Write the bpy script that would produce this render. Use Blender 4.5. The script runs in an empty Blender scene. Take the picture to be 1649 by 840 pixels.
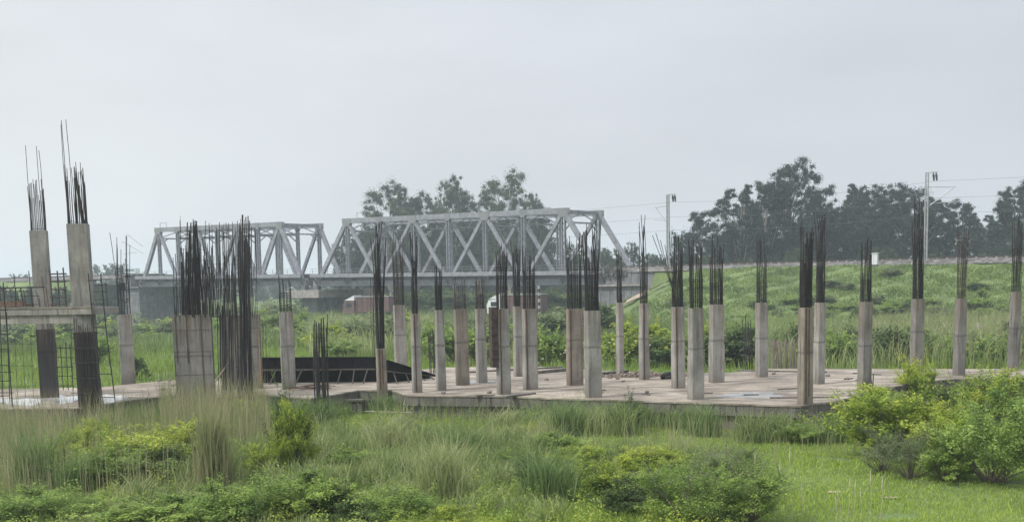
import bpy, bmesh, math, random
import numpy as np
from mathutils import Vector, Matrix
R = math.radians
random.seed(7)
rng = np.random.default_rng(11)
S = bpy.context.scene
col = S.collection

# ------------------------------------------------------------------ camera, sky, sun, exposure
F = 1900.0; W0, H0 = 1649.0, 840.0
PITCH = R(6.8); ROLL = 0.021
CAM = Vector((0, 0, 5.67))
PPY = 452 + F * math.tan(PITCH)
_r0 = Vector((1, 0, 0)); _u0 = Vector((0, math.sin(PITCH), math.cos(PITCH)))
FW = Vector((0, math.cos(PITCH), -math.sin(PITCH)))
RT = math.cos(ROLL) * _r0 - math.sin(ROLL) * _u0
UP = math.sin(ROLL) * _r0 + math.cos(ROLL) * _u0
cd = bpy.data.cameras.new('camera'); cam = bpy.data.objects.new('camera', cd); col.objects.link(cam)
m = Matrix.Identity(4)
for i in range(3):
    m[i][0] = RT[i]; m[i][1] = UP[i]; m[i][2] = -FW[i]; m[i][3] = CAM[i]
cam.matrix_world = m
cd.sensor_width = 36; cd.lens = F / W0 * 36; cd.shift_y = (PPY - H0 / 2) / W0
cd.clip_start = 0.5; cd.clip_end = 6000
S.camera = cam

w = bpy.data.worlds.new('World'); S.world = w; w.use_nodes = True
nt = w.node_tree; nt.nodes.clear()
SUN_EL, SUN_AZ = R(52), R(-62)      # azimuth measured from +Y towards +X
def wn(t, **k):
    n = nt.nodes.new(t)
    for a, b in k.items(): setattr(n, a, b)
    return n
sky = wn('ShaderNodeTexSky', sky_type='NISHITA', sun_disc=False); sky.sun_elevation = SUN_EL; sky.sun_rotation = SUN_AZ
sky.air_density = 1.5; sky.dust_density = 4
tc = wn('ShaderNodeTexCoord'); sp = wn('ShaderNodeSeparateXYZ'); nt.links.new(tc.outputs['Generated'], sp.inputs[0])
mx = wn('ShaderNodeMapRange'); mx.inputs['From Min'].default_value = -0.45; mx.inputs['From Max'].default_value = 0.45
nt.links.new(sp.outputs['X'], mx.inputs['Value'])
lr = wn('ShaderNodeMixRGB'); lr.inputs[1].default_value = (.61, .63, .65, 1); lr.inputs[2].default_value = (.475, .49, .54, 1)
nt.links.new(mx.outputs[0], lr.inputs[0])
mz = wn('ShaderNodeMapRange'); mz.inputs['From Min'].default_value = 0.22; mz.inputs['From Max'].default_value = 0.9
mz.inputs['To Min'].default_value = 1.0; mz.inputs['To Max'].default_value = 2.3
nt.links.new(sp.outputs['Z'], mz.inputs['Value'])
noi = wn('ShaderNodeTexNoise'); noi.inputs['Scale'].default_value = 2.6; noi.inputs['Detail'].default_value = 5
mp = wn('ShaderNodeMapping'); mp.inputs['Scale'].default_value = (1, 1, 3.2); nt.links.new(tc.outputs['Generated'], mp.inputs[0]); nt.links.new(mp.outputs[0], noi.inputs['Vector'])
mr = wn('ShaderNodeMapRange'); mr.inputs['From Min'].default_value = .3; mr.inputs['From Max'].default_value = .7
mr.inputs['To Min'].default_value = .90; mr.inputs['To Max'].default_value = 1.06; nt.links.new(noi.outputs['Fac'], mr.inputs['Value'])
mm = wn('ShaderNodeMath', operation='MULTIPLY'); nt.links.new(mz.outputs[0], mm.inputs[0]); nt.links.new(mr.outputs[0], mm.inputs[1])
sc1 = wn('ShaderNodeVectorMath', operation='SCALE'); nt.links.new(lr.outputs[0], sc1.inputs[0]); nt.links.new(mm.outputs[0], sc1.inputs['Scale'])
sc2 = wn('ShaderNodeVectorMath', operation='SCALE'); sc2.inputs['Scale'].default_value = 0.09; nt.links.new(sky.outputs[0], sc2.inputs[0])
mix = wn('ShaderNodeMixRGB'); mix.inputs[0].default_value = 0.9
nt.links.new(sc2.outputs[0], mix.inputs[1]); nt.links.new(sc1.outputs[0], mix.inputs[2])
bg = wn('ShaderNodeBackground'); bg.inputs[1].default_value = 1.0; out = wn('ShaderNodeOutputWorld')
nt.links.new(mix.outputs[0], bg.inputs[0]); nt.links.new(bg.outputs[0], out.inputs[0])

sl = bpy.data.lights.new('sun', 'SUN'); sl.energy = 2.5; sl.angle = R(7); sl.color = (1, .96, .9)
so = bpy.data.objects.new('sun', sl); col.objects.link(so)
sd = Vector((math.sin(SUN_AZ) * math.cos(SUN_EL), -abs(math.cos(SUN_AZ)) * math.cos(SUN_EL), math.sin(SUN_EL)))
so.rotation_euler = sd.to_track_quat('Z', 'Y').to_euler()
sky.sun_rotation = math.atan2(sd.x, sd.y)
vs = S.view_settings; vs.view_transform = 'Standard'; vs.look = 'None'; vs.gamma = 1; vs.use_curve_mapping = False; vs.exposure = 0.48
S.cycles.volume_bounces = 1; S.cycles.max_bounces = 8; S.cycles.transparent_max_bounces = 8
HAZE = 0.0006

# ------------------------------------------------------------------ pixel <-> world helpers
def ray(px, py): return (RT * ((px - W0 / 2) / F) + UP * ((PPY - py) / F) + FW)
def G(px, py, z=0.0):
    d = ray(px, py); t = (z - CAM.z) / d.z; return CAM + d * t
def at(px, py, Y):
    d = ray(px, py); return CAM + d * (Y / d.y)
def proj(P):
    """(n,3) array -> px, py"""
    q = P - np.array(CAM); z = q @ np.array(FW)
    return W0 / 2 + F * (q @ np.array(RT)) / z, PPY - F * (q @ np.array(UP)) / z
def sst(x): x = np.clip(x, 0, 1); return x * x * (3 - 2 * x)
def gz(x, y):
    x = np.asarray(x, float); y = np.asarray(y, float)
    dip = -3.0 * sst((y - 100) / 70) * sst((-x - 30) / 30)
    dip = dip * (1 - sst((y - 330) / 60))
    und = 0.10 * np.sin(x * .33 + 1.3 * np.sin(y * .21)) * np.cos(y * .27 + .5) + .05 * np.sin(x * .9 + y * .7)
    return dip + und * sst((y - 15) / 10)

# ------------------------------------------------------------------ materials
def mat(name): 
    m = bpy.data.materials.new(name); m.use_nodes = True
    n = m.node_tree.nodes; b = n['Principled BSDF']; return m, n, m.node_tree.links, b
def simple(name, c, rough=.7, metal=0, var=.15, scale=3.0, bump=0.0):
    m, n, l, b = mat(name)
    t = n.new('ShaderNodeTexCoord'); no = n.new('ShaderNodeTexNoise'); no.inputs['Scale'].default_value = scale; no.inputs['Detail'].default_value = 6
    l.new(t.outputs['Object'], no.inputs['Vector'])
    mr = n.new('ShaderNodeMapRange'); mr.inputs['From Min'].default_value = .25; mr.inputs['From Max'].default_value = .75
    mr.inputs['To Min'].default_value = 1 - var; mr.inputs['To Max'].default_value = 1 + var
    l.new(no.outputs['Fac'], mr.inputs['Value'])
    v = n.new('ShaderNodeVectorMath'); v.operation = 'SCALE'; v.inputs[0].default_value = c[:3]; l.new(mr.outputs[0], v.inputs['Scale'])
    l.new(v.outputs[0], b.inputs['Base Color']); b.inputs['Roughness'].default_value = rough; b.inputs['Metallic'].default_value = metal
    if bump:
        bp = n.new('ShaderNodeBump'); bp.inputs['Strength'].default_value = bump; l.new(no.outputs['Fac'], bp.inputs['Height']); l.new(bp.outputs[0], b.inputs['Normal'])
    return m
def noise(n, l, vec, scale, detail=5, sx=None, rough=.55):
    no = n.new('ShaderNodeTexNoise'); no.inputs['Scale'].default_value = scale; no.inputs['Detail'].default_value = detail; no.inputs['Roughness'].default_value = rough
    if sx:
        mp = n.new('ShaderNodeMapping'); mp.inputs['Scale'].default_value = sx; l.new(vec, mp.inputs[0]); vec = mp.outputs[0]
    l.new(vec, no.inputs['Vector']); return no.outputs['Fac']
def ramp(n, l, fac, stops):
    r = n.new('ShaderNodeValToRGB'); e = r.color_ramp.elements
    while len(e) < len(stops): e.new(.5)
    for i, (p, c) in enumerate(stops): e[i].position = p; e[i].color = (*c, 1) if len(c) == 3 else c
    l.new(fac, r.inputs[0]); return r.outputs[0]
def mixc(n, l, f, a, b, mode='MIX'):
    x = n.new('ShaderNodeMixRGB'); x.blend_type = mode
    for i, v in ((0, f), (1, a), (2, b)):
        if hasattr(v, 'is_linked') or hasattr(v, 'links'): l.new(v, x.inputs[i])
        elif i == 0: x.inputs[0].default_value = v
        else: x.inputs[i].default_value = (*v, 1)
    return x.outputs[0]

def concrete(name, base, rust=.5, dark=.5, world=False, joint=True):
    m, n, l, b = mat(name)
    t = n.new('ShaderNodeTexCoord'); oi = n.new('ShaderNodeObjectInfo')
    ad = n.new('ShaderNodeVectorMath'); ad.operation = 'ADD'
    ml = n.new('ShaderNodeMath'); ml.operation = 'MULTIPLY'; ml.inputs[1].default_value = 37; l.new(oi.outputs['Random'], ml.inputs[0])
    l.new(t.outputs['Object'], ad.inputs[0]); l.new(ml.outputs[0], ad.inputs[1]); v = ad.outputs[0]
    f1 = noise(n, l, v, 1.3, 7)
    c = mixc(n, l, ramp(n, l, f1, [(.3, (0, 0, 0)), (.7, (1, 1, 1))]), tuple(x * .66 for x in base), tuple(x * 1.22 for x in base))
    f2 = noise(n, l, v, 14, 4)
    c = mixc(n, l, .13, c, ramp(n, l, f2, [(.3, (.2, .2, .19)), (.7, (.9, .88, .84))]), 'OVERLAY')
    fs = noise(n, l, v, 5, 3, (1.6, 1.6, .12))
    fm = noise(n, l, v, .8, 3)
    mk = n.new('ShaderNodeMath'); mk.operation = 'MULTIPLY'; l.new(ramp(n, l, fs, [(.52, (0, 0, 0)), (.68, (1, 1, 1))]), mk.inputs[0]); l.new(fm, mk.inputs[1])
    mk2 = n.new('ShaderNodeMath'); mk2.operation = 'MULTIPLY'; l.new(mk.outputs[0], mk2.inputs[0]); mk2.inputs[1].default_value = dark * 2.3
    c = mixc(n, l, mk2.outputs[0], c, tuple(x * .28 for x in base))
    fr = noise(n, l, v, 4.1, 3, (1.8, 1.8, .09))
    mk = n.new('ShaderNodeMath'); mk.operation = 'MULTIPLY'; l.new(ramp(n, l, fr, [(.56, (0, 0, 0)), (.72, (1, 1, 1))]), mk.inputs[0]); mk.inputs[1].default_value = rust
    c = mixc(n, l, mk.outputs[0], c, (.17, .085, .045))
    if joint:
        st_ = n.new('ShaderNodeSeparateXYZ'); l.new(t.outputs['Object'], st_.inputs[0])
        ft = noise(n, l, v, 6, 3, (1.8, 1.8, .06))
        tz = n.new('ShaderNodeMapRange'); tz.inputs['From Min'].default_value = 2.0; tz.inputs['From Max'].default_value = 3.4; l.new(st_.outputs['Z'], tz.inputs['Value'])
        tm_ = n.new('ShaderNodeMath'); tm_.operation = 'MULTIPLY'; l.new(tz.outputs[0], tm_.inputs[0]); l.new(ramp(n, l, ft, [(.42, (0, 0, 0)), (.62, (.85, .85, .85))]), tm_.inputs[1])
        c = mixc(n, l, tm_.outputs[0], c, (.14, .105, .078))
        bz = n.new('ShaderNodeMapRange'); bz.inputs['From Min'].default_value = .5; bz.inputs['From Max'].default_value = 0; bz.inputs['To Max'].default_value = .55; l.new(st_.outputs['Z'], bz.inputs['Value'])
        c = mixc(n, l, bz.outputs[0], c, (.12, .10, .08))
    if joint:
        sz = n.new('ShaderNodeSeparateXYZ'); l.new(t.outputs['Object'], sz.inputs[0])
        fw = noise(n, l, v, 3, 3)
        a = n.new('ShaderNodeMath'); a.operation = 'MULTIPLY_ADD'; l.new(fw, a.inputs[0]); a.inputs[1].default_value = .12; l.new(sz.outputs['Z'], a.inputs[2])
        s_ = n.new('ShaderNodeMath'); s_.operation = 'SUBTRACT'; l.new(a.outputs[0], s_.inputs[0])
        mlj = n.new('ShaderNodeMath'); mlj.operation = 'MULTIPLY_ADD'; l.new(oi.outputs['Random'], mlj.inputs[0]); mlj.inputs[1].default_value = .25; mlj.inputs[2].default_value = 1.85
        l.new(mlj.outputs[0], s_.inputs[1])
        ab = n.new('ShaderNodeMath'); ab.operation = 'ABSOLUTE'; l.new(s_.outputs[0], ab.inputs[0])
        jf = ramp(n, l, ab.outputs[0], [(.012, (.6, .6, .6)), (.07, (0, 0, 0))])
        c = mixc(n, l, jf, c, tuple(x * .33 for x in base))
    l.new(c, b.inputs['Base Color']); b.inputs['Roughness'].default_value = .88
    bp = n.new('ShaderNodeBump'); bp.inputs['Strength'].default_value = .35; bp.inputs['Distance'].default_value = .02; l.new(f2, bp.inputs['Height']); l.new(bp.outputs[0], b.inputs['Normal'])
    return m

M = {}
M['concrete'] = concrete('concrete', (.275, .265, .243), .45, .5)
M['concrete_rusty'] = concrete('rusty_concrete', (.24, .212, .175), .7, .5)
M['concrete_grey'] = concrete('grey_concrete', (.19, .18, .165), .3, .7)
M['concrete_tall'] = concrete('tall_column_concrete', (.25, .24, .22), .35, .5, joint=False)
M['concrete_dark'] = concrete('dark_concrete', (.034, .030, .032), .15, .6)  # near-black tone for the lower shafts of the tall columns
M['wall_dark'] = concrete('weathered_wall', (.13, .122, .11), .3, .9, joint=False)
M['abut'] = concrete('abutment_concrete', (.17, .175, .18), .05, .9, joint=False)
M['pale'] = concrete('pale_concrete', (.28, .265, .24), .15, .5, joint=False)
M['rebar'] = simple('rebar_steel', (.022, .019, .019), .8, .0, .5, 6)
M['rebar_far'] = simple('rusted_rebar_steel', (.048, .036, .031), .8, .0, .5, 6)
M['rust'] = simple('rusty_steel', (.11, .065, .045), .8, 0, .4, 7)
M['rustbrown'] = simple('rust_brown', (.085, .048, .03), .9, 0, .5, 5)
M['form'] = simple('black_shuttering', (.011, .010, .011), .95, 0, .5, 4); M['form'].node_tree.nodes['Principled BSDF'].inputs['Specular IOR Level'].default_value = .1
M['timber'] = simple('weathered_timber', (.20, .17, .14), .85, 0, .3, 6)
M['old_timber'] = simple('old_dark_timber', (.075, .066, .056), .9, 0, .3, 6)
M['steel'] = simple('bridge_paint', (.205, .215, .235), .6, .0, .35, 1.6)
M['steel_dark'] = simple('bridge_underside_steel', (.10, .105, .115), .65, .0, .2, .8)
M['gusset'] = simple('gusset_paint', (.18, .185, .195), .6, .0, .15, .8)
M['mast'] = simple('galvanised_steel', (.34, .35, .36), .5, .3, .15, 2)
M['wire'] = simple('wire_metal', (.12, .12, .125), .6, .2, .1, 2)
M['white'] = simple('white_paint', (.6, .61, .62), .5, 0, .06, 2)
M['blk'] = simple('black_paint', (.02, .02, .022), .5, 0, .2, 2)
M['glass'] = simple('windscreen', (.03, .035, .045), .1, 0, .1, 2)
M['maroon'] = simple('brown_truck_body', (.10, .058, .052), .7, 0, .35, 1.2)
M['rubber'] = simple('rubber', (.02, .02, .02), .85, 0, .2, 5)
M['weeds'] = None
M['bark'] = simple('bark', (.15, .125, .10), .9, 0, .35, 2)
M['bark_pale'] = simple('pale_bark', (.30, .28, .25), .85, 0, .3, 2)
M['stone'] = simple('stone', (.17, .15, .135), .9, 0, .35, 5, .4)
M['rubble'] = simple('pinkish_rubble', (.19, .15, .125), .95, 0, .35, 4, .5)
M['building'] = simple('pale_building', (.55, .58, .62), .8, 0, .05, .2)
M['green_net'] = simple('green_net', (.05, .12, .10), .8, 0, .3, 3)

def leafmat(name, stops, rough=.55, trans=.45, clump=1.2, cl=.35):
    if 'tree' not in name: stops = [(p, tuple(min(.5, x * k) for x, k in zip(c, (1.22, 1.22, 1.1)))) for p, c in stops]; trans = .45
    m, n, l, b = mat(name)
    a = n.new('ShaderNodeAttribute'); a.attribute_name = 'tint'
    s = n.new('ShaderNodeSeparateColor'); l.new(a.outputs['Color'], s.inputs[0])
    g = n.new('ShaderNodeNewGeometry'); f = noise(n, l, g.outputs['Position'], clump, 3)
    mx_ = n.new('ShaderNodeMath'); mx_.operation = 'MULTIPLY_ADD'; l.new(f, mx_.inputs[0]); mx_.inputs[1].default_value = cl * 2; mx_.inputs[2].default_value = -cl
    ad = n.new('ShaderNodeMath'); ad.operation = 'ADD'; ad.use_clamp = True; l.new(mx_.outputs[0], ad.inputs[0]); l.new(s.outputs[0], ad.inputs[1])
    c = ramp(n, l, ad.outputs[0], stops)
    l.new(c, b.inputs['Base Color']); b.inputs['Roughness'].default_value = rough
    b.inputs['Specular IOR Level'].default_value = .35
    tr = n.new('ShaderNodeBsdfTranslucent'); l.new(c, tr.inputs[0])
    ms = n.new('ShaderNodeMixShader'); ms.inputs[0].default_value = trans
    l.new(b.outputs[0], ms.inputs[1]); l.new(tr.outputs[0], ms.inputs[2]); l.new(ms.outputs[0], n['Material Output'].inputs[0])
    return m
M['leaf_yellow'] = leafmat('yellow_green_leaves', [(0, (.09, .14, .025)), (.45, (.20, .28, .04)), (1, (.36, .42, .07))])
M['leaf_green'] = leafmat('green_leaves', [(0, (.07, .12, .03)), (.5, (.15, .235, .055)), (1, (.27, .36, .09))])
M['leaf_grey'] = leafmat('grey_green_leaves', [(0, (.07, .10, .045)), (.5, (.13, .17, .08)), (1, (.22, .26, .14))])
M['leaf_dark'] = leafmat('dark_leaves', [(0, (.025, .05, .018)), (.5, (.055, .095, .032)), (1, (.11, .16, .05))])
M['tree_leaf'] = leafmat('tree_leaves', [(0, (.008, .020, .015)), (.5, (.018, .038, .024)), (1, (.042, .072, .038))], .6, .2, .25)
M['tree_leaf_mid'] = leafmat('olive_tree_leaves', [(0, (.03, .05, .022)), (.5, (.06, .09, .038)), (1, (.11, .15, .06))], .6, .2, .25)
M['grass'] = leafmat('meadow_grass', [(0, (.10, .145, .03)), (.5, (.20, .285, .055)), (1, (.31, .39, .085))], .6, .3, .35, .45)
M['grass_tall'] = leafmat('tall_grass', [(0, (.085, .125, .045)), (.45, (.17, .225, .085)), (.75, (.27, .31, .14)), (1, (.42, .42, .27))], .6, .3, .4, .3)
M['grass_blue'] = leafmat('blue_green_grass', [(0, (.07, .12, .045)), (.5, (.135, .205, .075)), (1, (.24, .31, .14))], .6, .3, .5, .3)
M['reed'] = leafmat('dry_reeds', [(0, (.14, .19, .07)), (.4, (.24, .25, .14)), (.75, (.32, .28, .19)), (1, (.44, .37, .28))], .8, .2, .5, .25)
M['seed'] = leafmat('seed_heads', [(0, (.30, .26, .18)), (1, (.55, .50, .40))], .8, .3)
M['bank_tuft'] = leafmat('bank_grass', [(0, (.075, .12, .035)), (.5, (.13, .19, .055)), (1, (.20, .26, .08))], .7, .2, .12, .4)

M['weeds'] = leafmat('weed_leaves', [(0, (.07, .12, .03)), (.35, (.14, .22, .05)), (.7, (.26, .34, .06)), (1, (.38, .44, .09))], .55, .35, .8, .4)
def groundmat(name, a, b_, c_, scale=.25):
    m, n, l, b = mat(name)
    g = n.new('ShaderNodeNewGeometry'); v = g.outputs['Position']
    f = noise(n, l, v, scale, 8, rough=.65); f3 = noise(n, l, v, 3.1, 6, rough=.7)
    c = ramp(n, l, f, [(.3, a), (.5, b_), (.72, c_)])
    c = mixc(n, l, .5, c, ramp(n, l, f3, [(.3, (.25, .27, .25)), (.7, (.8, .78, .72))]), 'OVERLAY')
    l.new(c, b.inputs['Base Color']); b.inputs['Roughness'].default_value = .95
    bp = n.new('ShaderNodeBump'); bp.inputs['Strength'].default_value = .8; bp.inputs['Distance'].default_value = .15; l.new(f3, bp.inputs['Height']); l.new(bp.outputs[0], b.inputs['Normal'])
    return m
M['ground'] = groundmat('grassy_soil', (.05, .075, .025), (.10, .15, .04), (.15, .20, .06))
M['bank'] = groundmat('bank_turf', (.06, .085, .03), (.105, .15, .045), (.15, .19, .06), .12)
M['dirt'] = groundmat('bare_dirt', (.22, .17, .13), (.32, .26, .20), (.38, .32, .26), .6)
M['road'] = groundmat('dusty_road', (.16, .15, .14), (.2, .19, .18), (.24, .23, .21), .4)
def ballast():
    m, n, l, b = mat('ballast')
    g = n.new('ShaderNodeNewGeometry'); vo = n.new('ShaderNodeTexVoronoi'); vo.inputs['Scale'].default_value = 2.2; l.new(g.outputs['Position'], vo.inputs['Vector'])
    s = n.new('ShaderNodeSeparateColor'); l.new(vo.outputs['Color'], s.inputs[0])
    c = ramp(n, l, s.outputs[0], [(0, (.05, .046, .043)), (.6, (.115, .108, .10)), (1, (.20, .19, .18))])
    l.new(c, b.inputs['Base Color']); b.inputs['Roughness'].default_value = .95
    bp = n.new('ShaderNodeBump'); bp.inputs['Strength'].default_value = 1; bp.inputs['Distance'].default_value = .2; l.new(vo.outputs['Distance'], bp.inputs['Height']); l.new(bp.outputs[0], b.inputs['Normal'])
    return m
M['ballast'] = ballast()
def slabmat():
    m, n, l, b = mat('stained_shadowed_slab')
    g = n.new('ShaderNodeNewGeometry'); v = g.outputs['Position']
    f = noise(n, l, v, .35, 8, rough=.6)
    c = ramp(n, l, f, [(.32, (.13, .112, .09)), (.48, (.26, .22, .175)), (.66, (.38, .33, .27))])
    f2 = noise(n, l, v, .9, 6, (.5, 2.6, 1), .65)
    c = mixc(n, l, ramp(n, l, f2, [(.46, (0, 0, 0)), (.6, (.8, .8, .8))]), c, (.085, .075, .062))  # dark streaks: stains, plus shadow lines painted into the slab colour
    f3 = noise(n, l, v, 6, 6)
    c = mixc(n, l, .4, c, ramp(n, l, f3, [(.3, (.25, .25, .25)), (.7, (.8, .8, .8))]), 'OVERLAY')
    f4 = noise(n, l, v, .5, 4, (1, 1.7, 1))
    c = mixc(n, l, ramp(n, l, f4, [(.58, (0, 0, 0)), (.68, (.5, .5, .5))]), c, (.46, .42, .37))
    l.new(c, b.inputs['Base Color']); b.inputs['Roughness'].default_value = .85
    bp = n.new('ShaderNodeBump'); bp.inputs['Strength'].default_value = .3; bp.inputs['Distance'].default_value = .03; l.new(f3, bp.inputs['Height']); l.new(bp.outputs[0], b.inputs['Normal'])
    return m
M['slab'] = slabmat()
m_, n_, l_, b_ = mat('standing_water'); b_.inputs['Base Color'].default_value = (.42, .42, .42, 1); b_.inputs['Roughness'].default_value = .12; b_.inputs['IOR'].default_value = 1.33; b_.inputs['Specular IOR Level'].default_value = .5  # pale base colour stands in for bright sky reflected in the puddles
M['water'] = m_

# ------------------------------------------------------------------ mesh helpers
def mk(name, verts, faces, material, parent=None, smooth=False):
    me = bpy.data.meshes.new(name); me.from_pydata([tuple(v) for v in verts], [], faces); me.update()
    me.materials.append(material)
    if smooth: me.polygons.foreach_set('use_smooth', [True] * len(me.polygons))
    o = bpy.data.objects.new(name, me); col.objects.link(o)
    if parent: o.parent = parent
    return o
class MB:
    def __init__(s): s.v = []; s.f = []
    def box(s, a, b):
        x0, y0, z0 = a; x1, y1, z1 = b; k = len(s.v)
        s.v += [(x0, y0, z0), (x1, y0, z0), (x1, y1, z0), (x0, y1, z0), (x0, y0, z1), (x1, y0, z1), (x1, y1, z1), (x0, y1, z1)]
        s.f += [tuple(k + i for i in q) for q in ((0, 3, 2, 1), (4, 5, 6, 7), (0, 1, 5, 4), (1, 2, 6, 5), (2, 3, 7, 6), (3, 0, 4, 7))]
        return s
    def bar(s, a, b, wx, wz, up=Vector((0, 0, 1))):
        """rectangular bar between two points; wx wide sideways, wz deep"""
        a = Vector(a); b = Vector(b); d = (b - a).normalized()
        sd_ = d.cross(up)
        if sd_.length < 1e-4: sd_ = d.cross(Vector((0, 1, 0)))
        sd_.normalize(); u_ = sd_.cross(d).normalized(); k = len(s.v)
        for p in (a, b):
            for i, j in ((-1, -1), (1, -1), (1, 1), (-1, 1)): s.v.append(tuple(p + sd_ * (wx / 2 * i) + u_ * (wz / 2 * j)))
        s.f += [tuple(k + i for i in q) for q in ((0, 1, 2, 3), (7, 6, 5, 4), (0, 4, 5, 1), (1, 5, 6, 2), (2, 6, 7, 3), (3, 7, 4, 0))]
        return s
    def tube(s, pts, rad, n=5):
        pts = [Vector(p) for p in pts]; k = len(s.v); N = len(pts)
        if not hasattr(rad, '__len__'): rad = [rad] * N
        for i, p in enumerate(pts):
            d = (pts[min(i + 1, N - 1)] - pts[max(i - 1, 0)]).normalized()
            a_ = d.cross(Vector((0.3, 1, 0.1))).normalized() if abs(d.z) > .8 else d.cross(Vector((0, 0, 1))).normalized()
            b2 = d.cross(a_)
            for j in range(n):
                t = 2 * math.pi * j / n; s.v.append(tuple(p + a_ * math.cos(t) * rad[i] + b2 * math.sin(t) * rad[i]))
        for i in range(N - 1):
            for j in range(n): s.f.append((k + i * n + j, k + i * n + (j + 1) % n, k + (i + 1) * n + (j + 1) % n, k + (i + 1) * n + j))
        s.f.append(tuple(k + j for j in range(n))[::-1]); s.f.append(tuple(k + (N - 1) * n + j for j in range(n)))
        return s
    def build(s, name, material, parent=None, smooth=False): return mk(name, s.v, s.f, material, parent, smooth)
def empty(name, loc, rz=0, label=None, cat=None, group=None, kind=None):
    o = bpy.data.objects.new(name, None); col.objects.link(o); o.location = loc; o.rotation_euler = (0, 0, rz); o.empty_display_size = .2
    tag(o, label, cat, group, kind); return o
def tag(o, label=None, cat=None, group=None, kind=None):
    if label: o['label'] = label
    if cat: o['category'] = cat
    if group: o['group'] = group
    if kind: o['kind'] = kind
    return o
def copy_tree(o, parent=None):
    c = o.copy(); col.objects.link(c)
    if parent: c.parent = parent
    for ch in list(o.children): copy_tree(ch, c)
    return c
def npmesh(name, V, T, tint, material):
    me = bpy.data.meshes.new(name); nv = len(V); ntr = len(T)
    me.vertices.add(nv); me.vertices.foreach_set('co', np.ascontiguousarray(V, np.float32).ravel())
    me.loops.add(ntr * 3); me.loops.foreach_set('vertex_index', np.ascontiguousarray(T, np.int32).ravel())
    me.polygons.add(ntr); me.polygons.foreach_set('loop_start', np.arange(0, ntr * 3, 3, dtype=np.int32))
    try: me.polygons.foreach_set('loop_total', np.full(ntr, 3, np.int32))
    except Exception: pass
    a = me.attributes.new('tint', 'FLOAT_COLOR', 'POINT')
    c = np.ones((nv, 4), np.float32); c[:, 0] = tint; c[:, 1] = tint; a.data.foreach_set('color', c.ravel())
    me.update(calc_edges=True); me.materials.append(material); return me
def link(name, me, parent=None, loc=(0, 0, 0)):
    o = bpy.data.objects.new(name, me); col.objects.link(o); o.location = loc
    if parent: o.parent = parent
    return o
def blades(P, h, wd, lean, tint):
    """curved grass blades: P (n,3) roots, h heights, wd widths, lean = sideways reach as share of height"""
    n = len(P); th = rng.uniform(0, 2 * np.pi, n); d = np.stack([np.cos(th), np.sin(th), np.zeros(n)], 1)
    ph = rng.uniform(0, 2 * np.pi, n); sdv = np.stack([np.cos(ph), np.sin(ph), np.zeros(n)], 1)
    hh = h[:, None]; up = np.array([0, 0, 1.0])
    mid = P + up * hh * .58 + d * (lean * h * .28)[:, None]; tip = P + up * hh * (1 - .22 * lean)[:, None] + d * (lean * h)[:, None]
    ww = (wd / 2)[:, None]
    V = np.stack([P - sdv * ww, P + sdv * ww, mid - sdv * ww * .8, mid + sdv * ww * .8, tip], 1).reshape(-1, 3)
    k = np.arange(n)[:, None] * 5
    T = np.stack([k + [[0, 1, 3]], k + [[0, 3, 2]], k + [[2, 3, 4]]], 1).reshape(-1, 3)
    return V, T, np.repeat(tint, 5)
def leaves(P, N, size, aspect, tint):
    n = len(P); N = N / (np.linalg.norm(N, axis=1, keepdims=True) + 1e-9)
    r = rng.normal(size=(n, 3)); a = np.cross(N, r); a /= np.linalg.norm(a, axis=1, keepdims=True) + 1e-9; b = np.cross(N, a)
    s = size[:, None]
    V = np.stack([P - a * s * .5, P + b * s * .5 * aspect + N * s * .1, P + a * s * .5, P - b * s * .5 * aspect + N * s * .1], 1).reshape(-1, 3)
    k = np.arange(n)[:, None] * 4
    T = np.stack([k + [[0, 1, 2]], k + [[0, 2, 3]]], 1).reshape(-1, 3)
    return V, T, np.repeat(tint, 4)
def cat(parts):
    Vs, Ts, Cs = [], [], []; k = 0
    for V, T, C in parts: Vs.append(V); Ts.append(T + k); Cs.append(C); k += len(V)
    return np.concatenate(Vs), np.concatenate(Ts), np.concatenate(Cs)

# ------------------------------------------------------------------ ground
def grid(xs, ys, zf):
    X, Y = np.meshgrid(xs, ys); Z = zf(X, Y); v = np.stack([X, Y, Z], 2).reshape(-1, 3); nx = len(xs)
    f = [(j * nx + i, j * nx + i + 1, (j + 1) * nx + i + 1, (j + 1) * nx + i) for j in range(len(ys) - 1) for i in range(nx - 1)]
    return v, f
xs = np.concatenate([np.linspace(-2200, -200, 10)[:-1], np.linspace(-200, -40, 60)[:-1], np.linspace(-40, 40, 110)[:-1], np.linspace(40, 200, 60)[:-1], np.linspace(200, 2200, 10)])
ys = np.concatenate([np.linspace(-400, 10, 8)[:-1], np.linspace(10, 70, 90)[:-1], np.linspace(70, 420, 90)[:-1], np.linspace(420, 2600, 12)])
v, f = grid(xs, ys, gz)
g_ = mk('ground', v, f, M['ground'], smooth=True); tag(g_, kind='structure')

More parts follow.
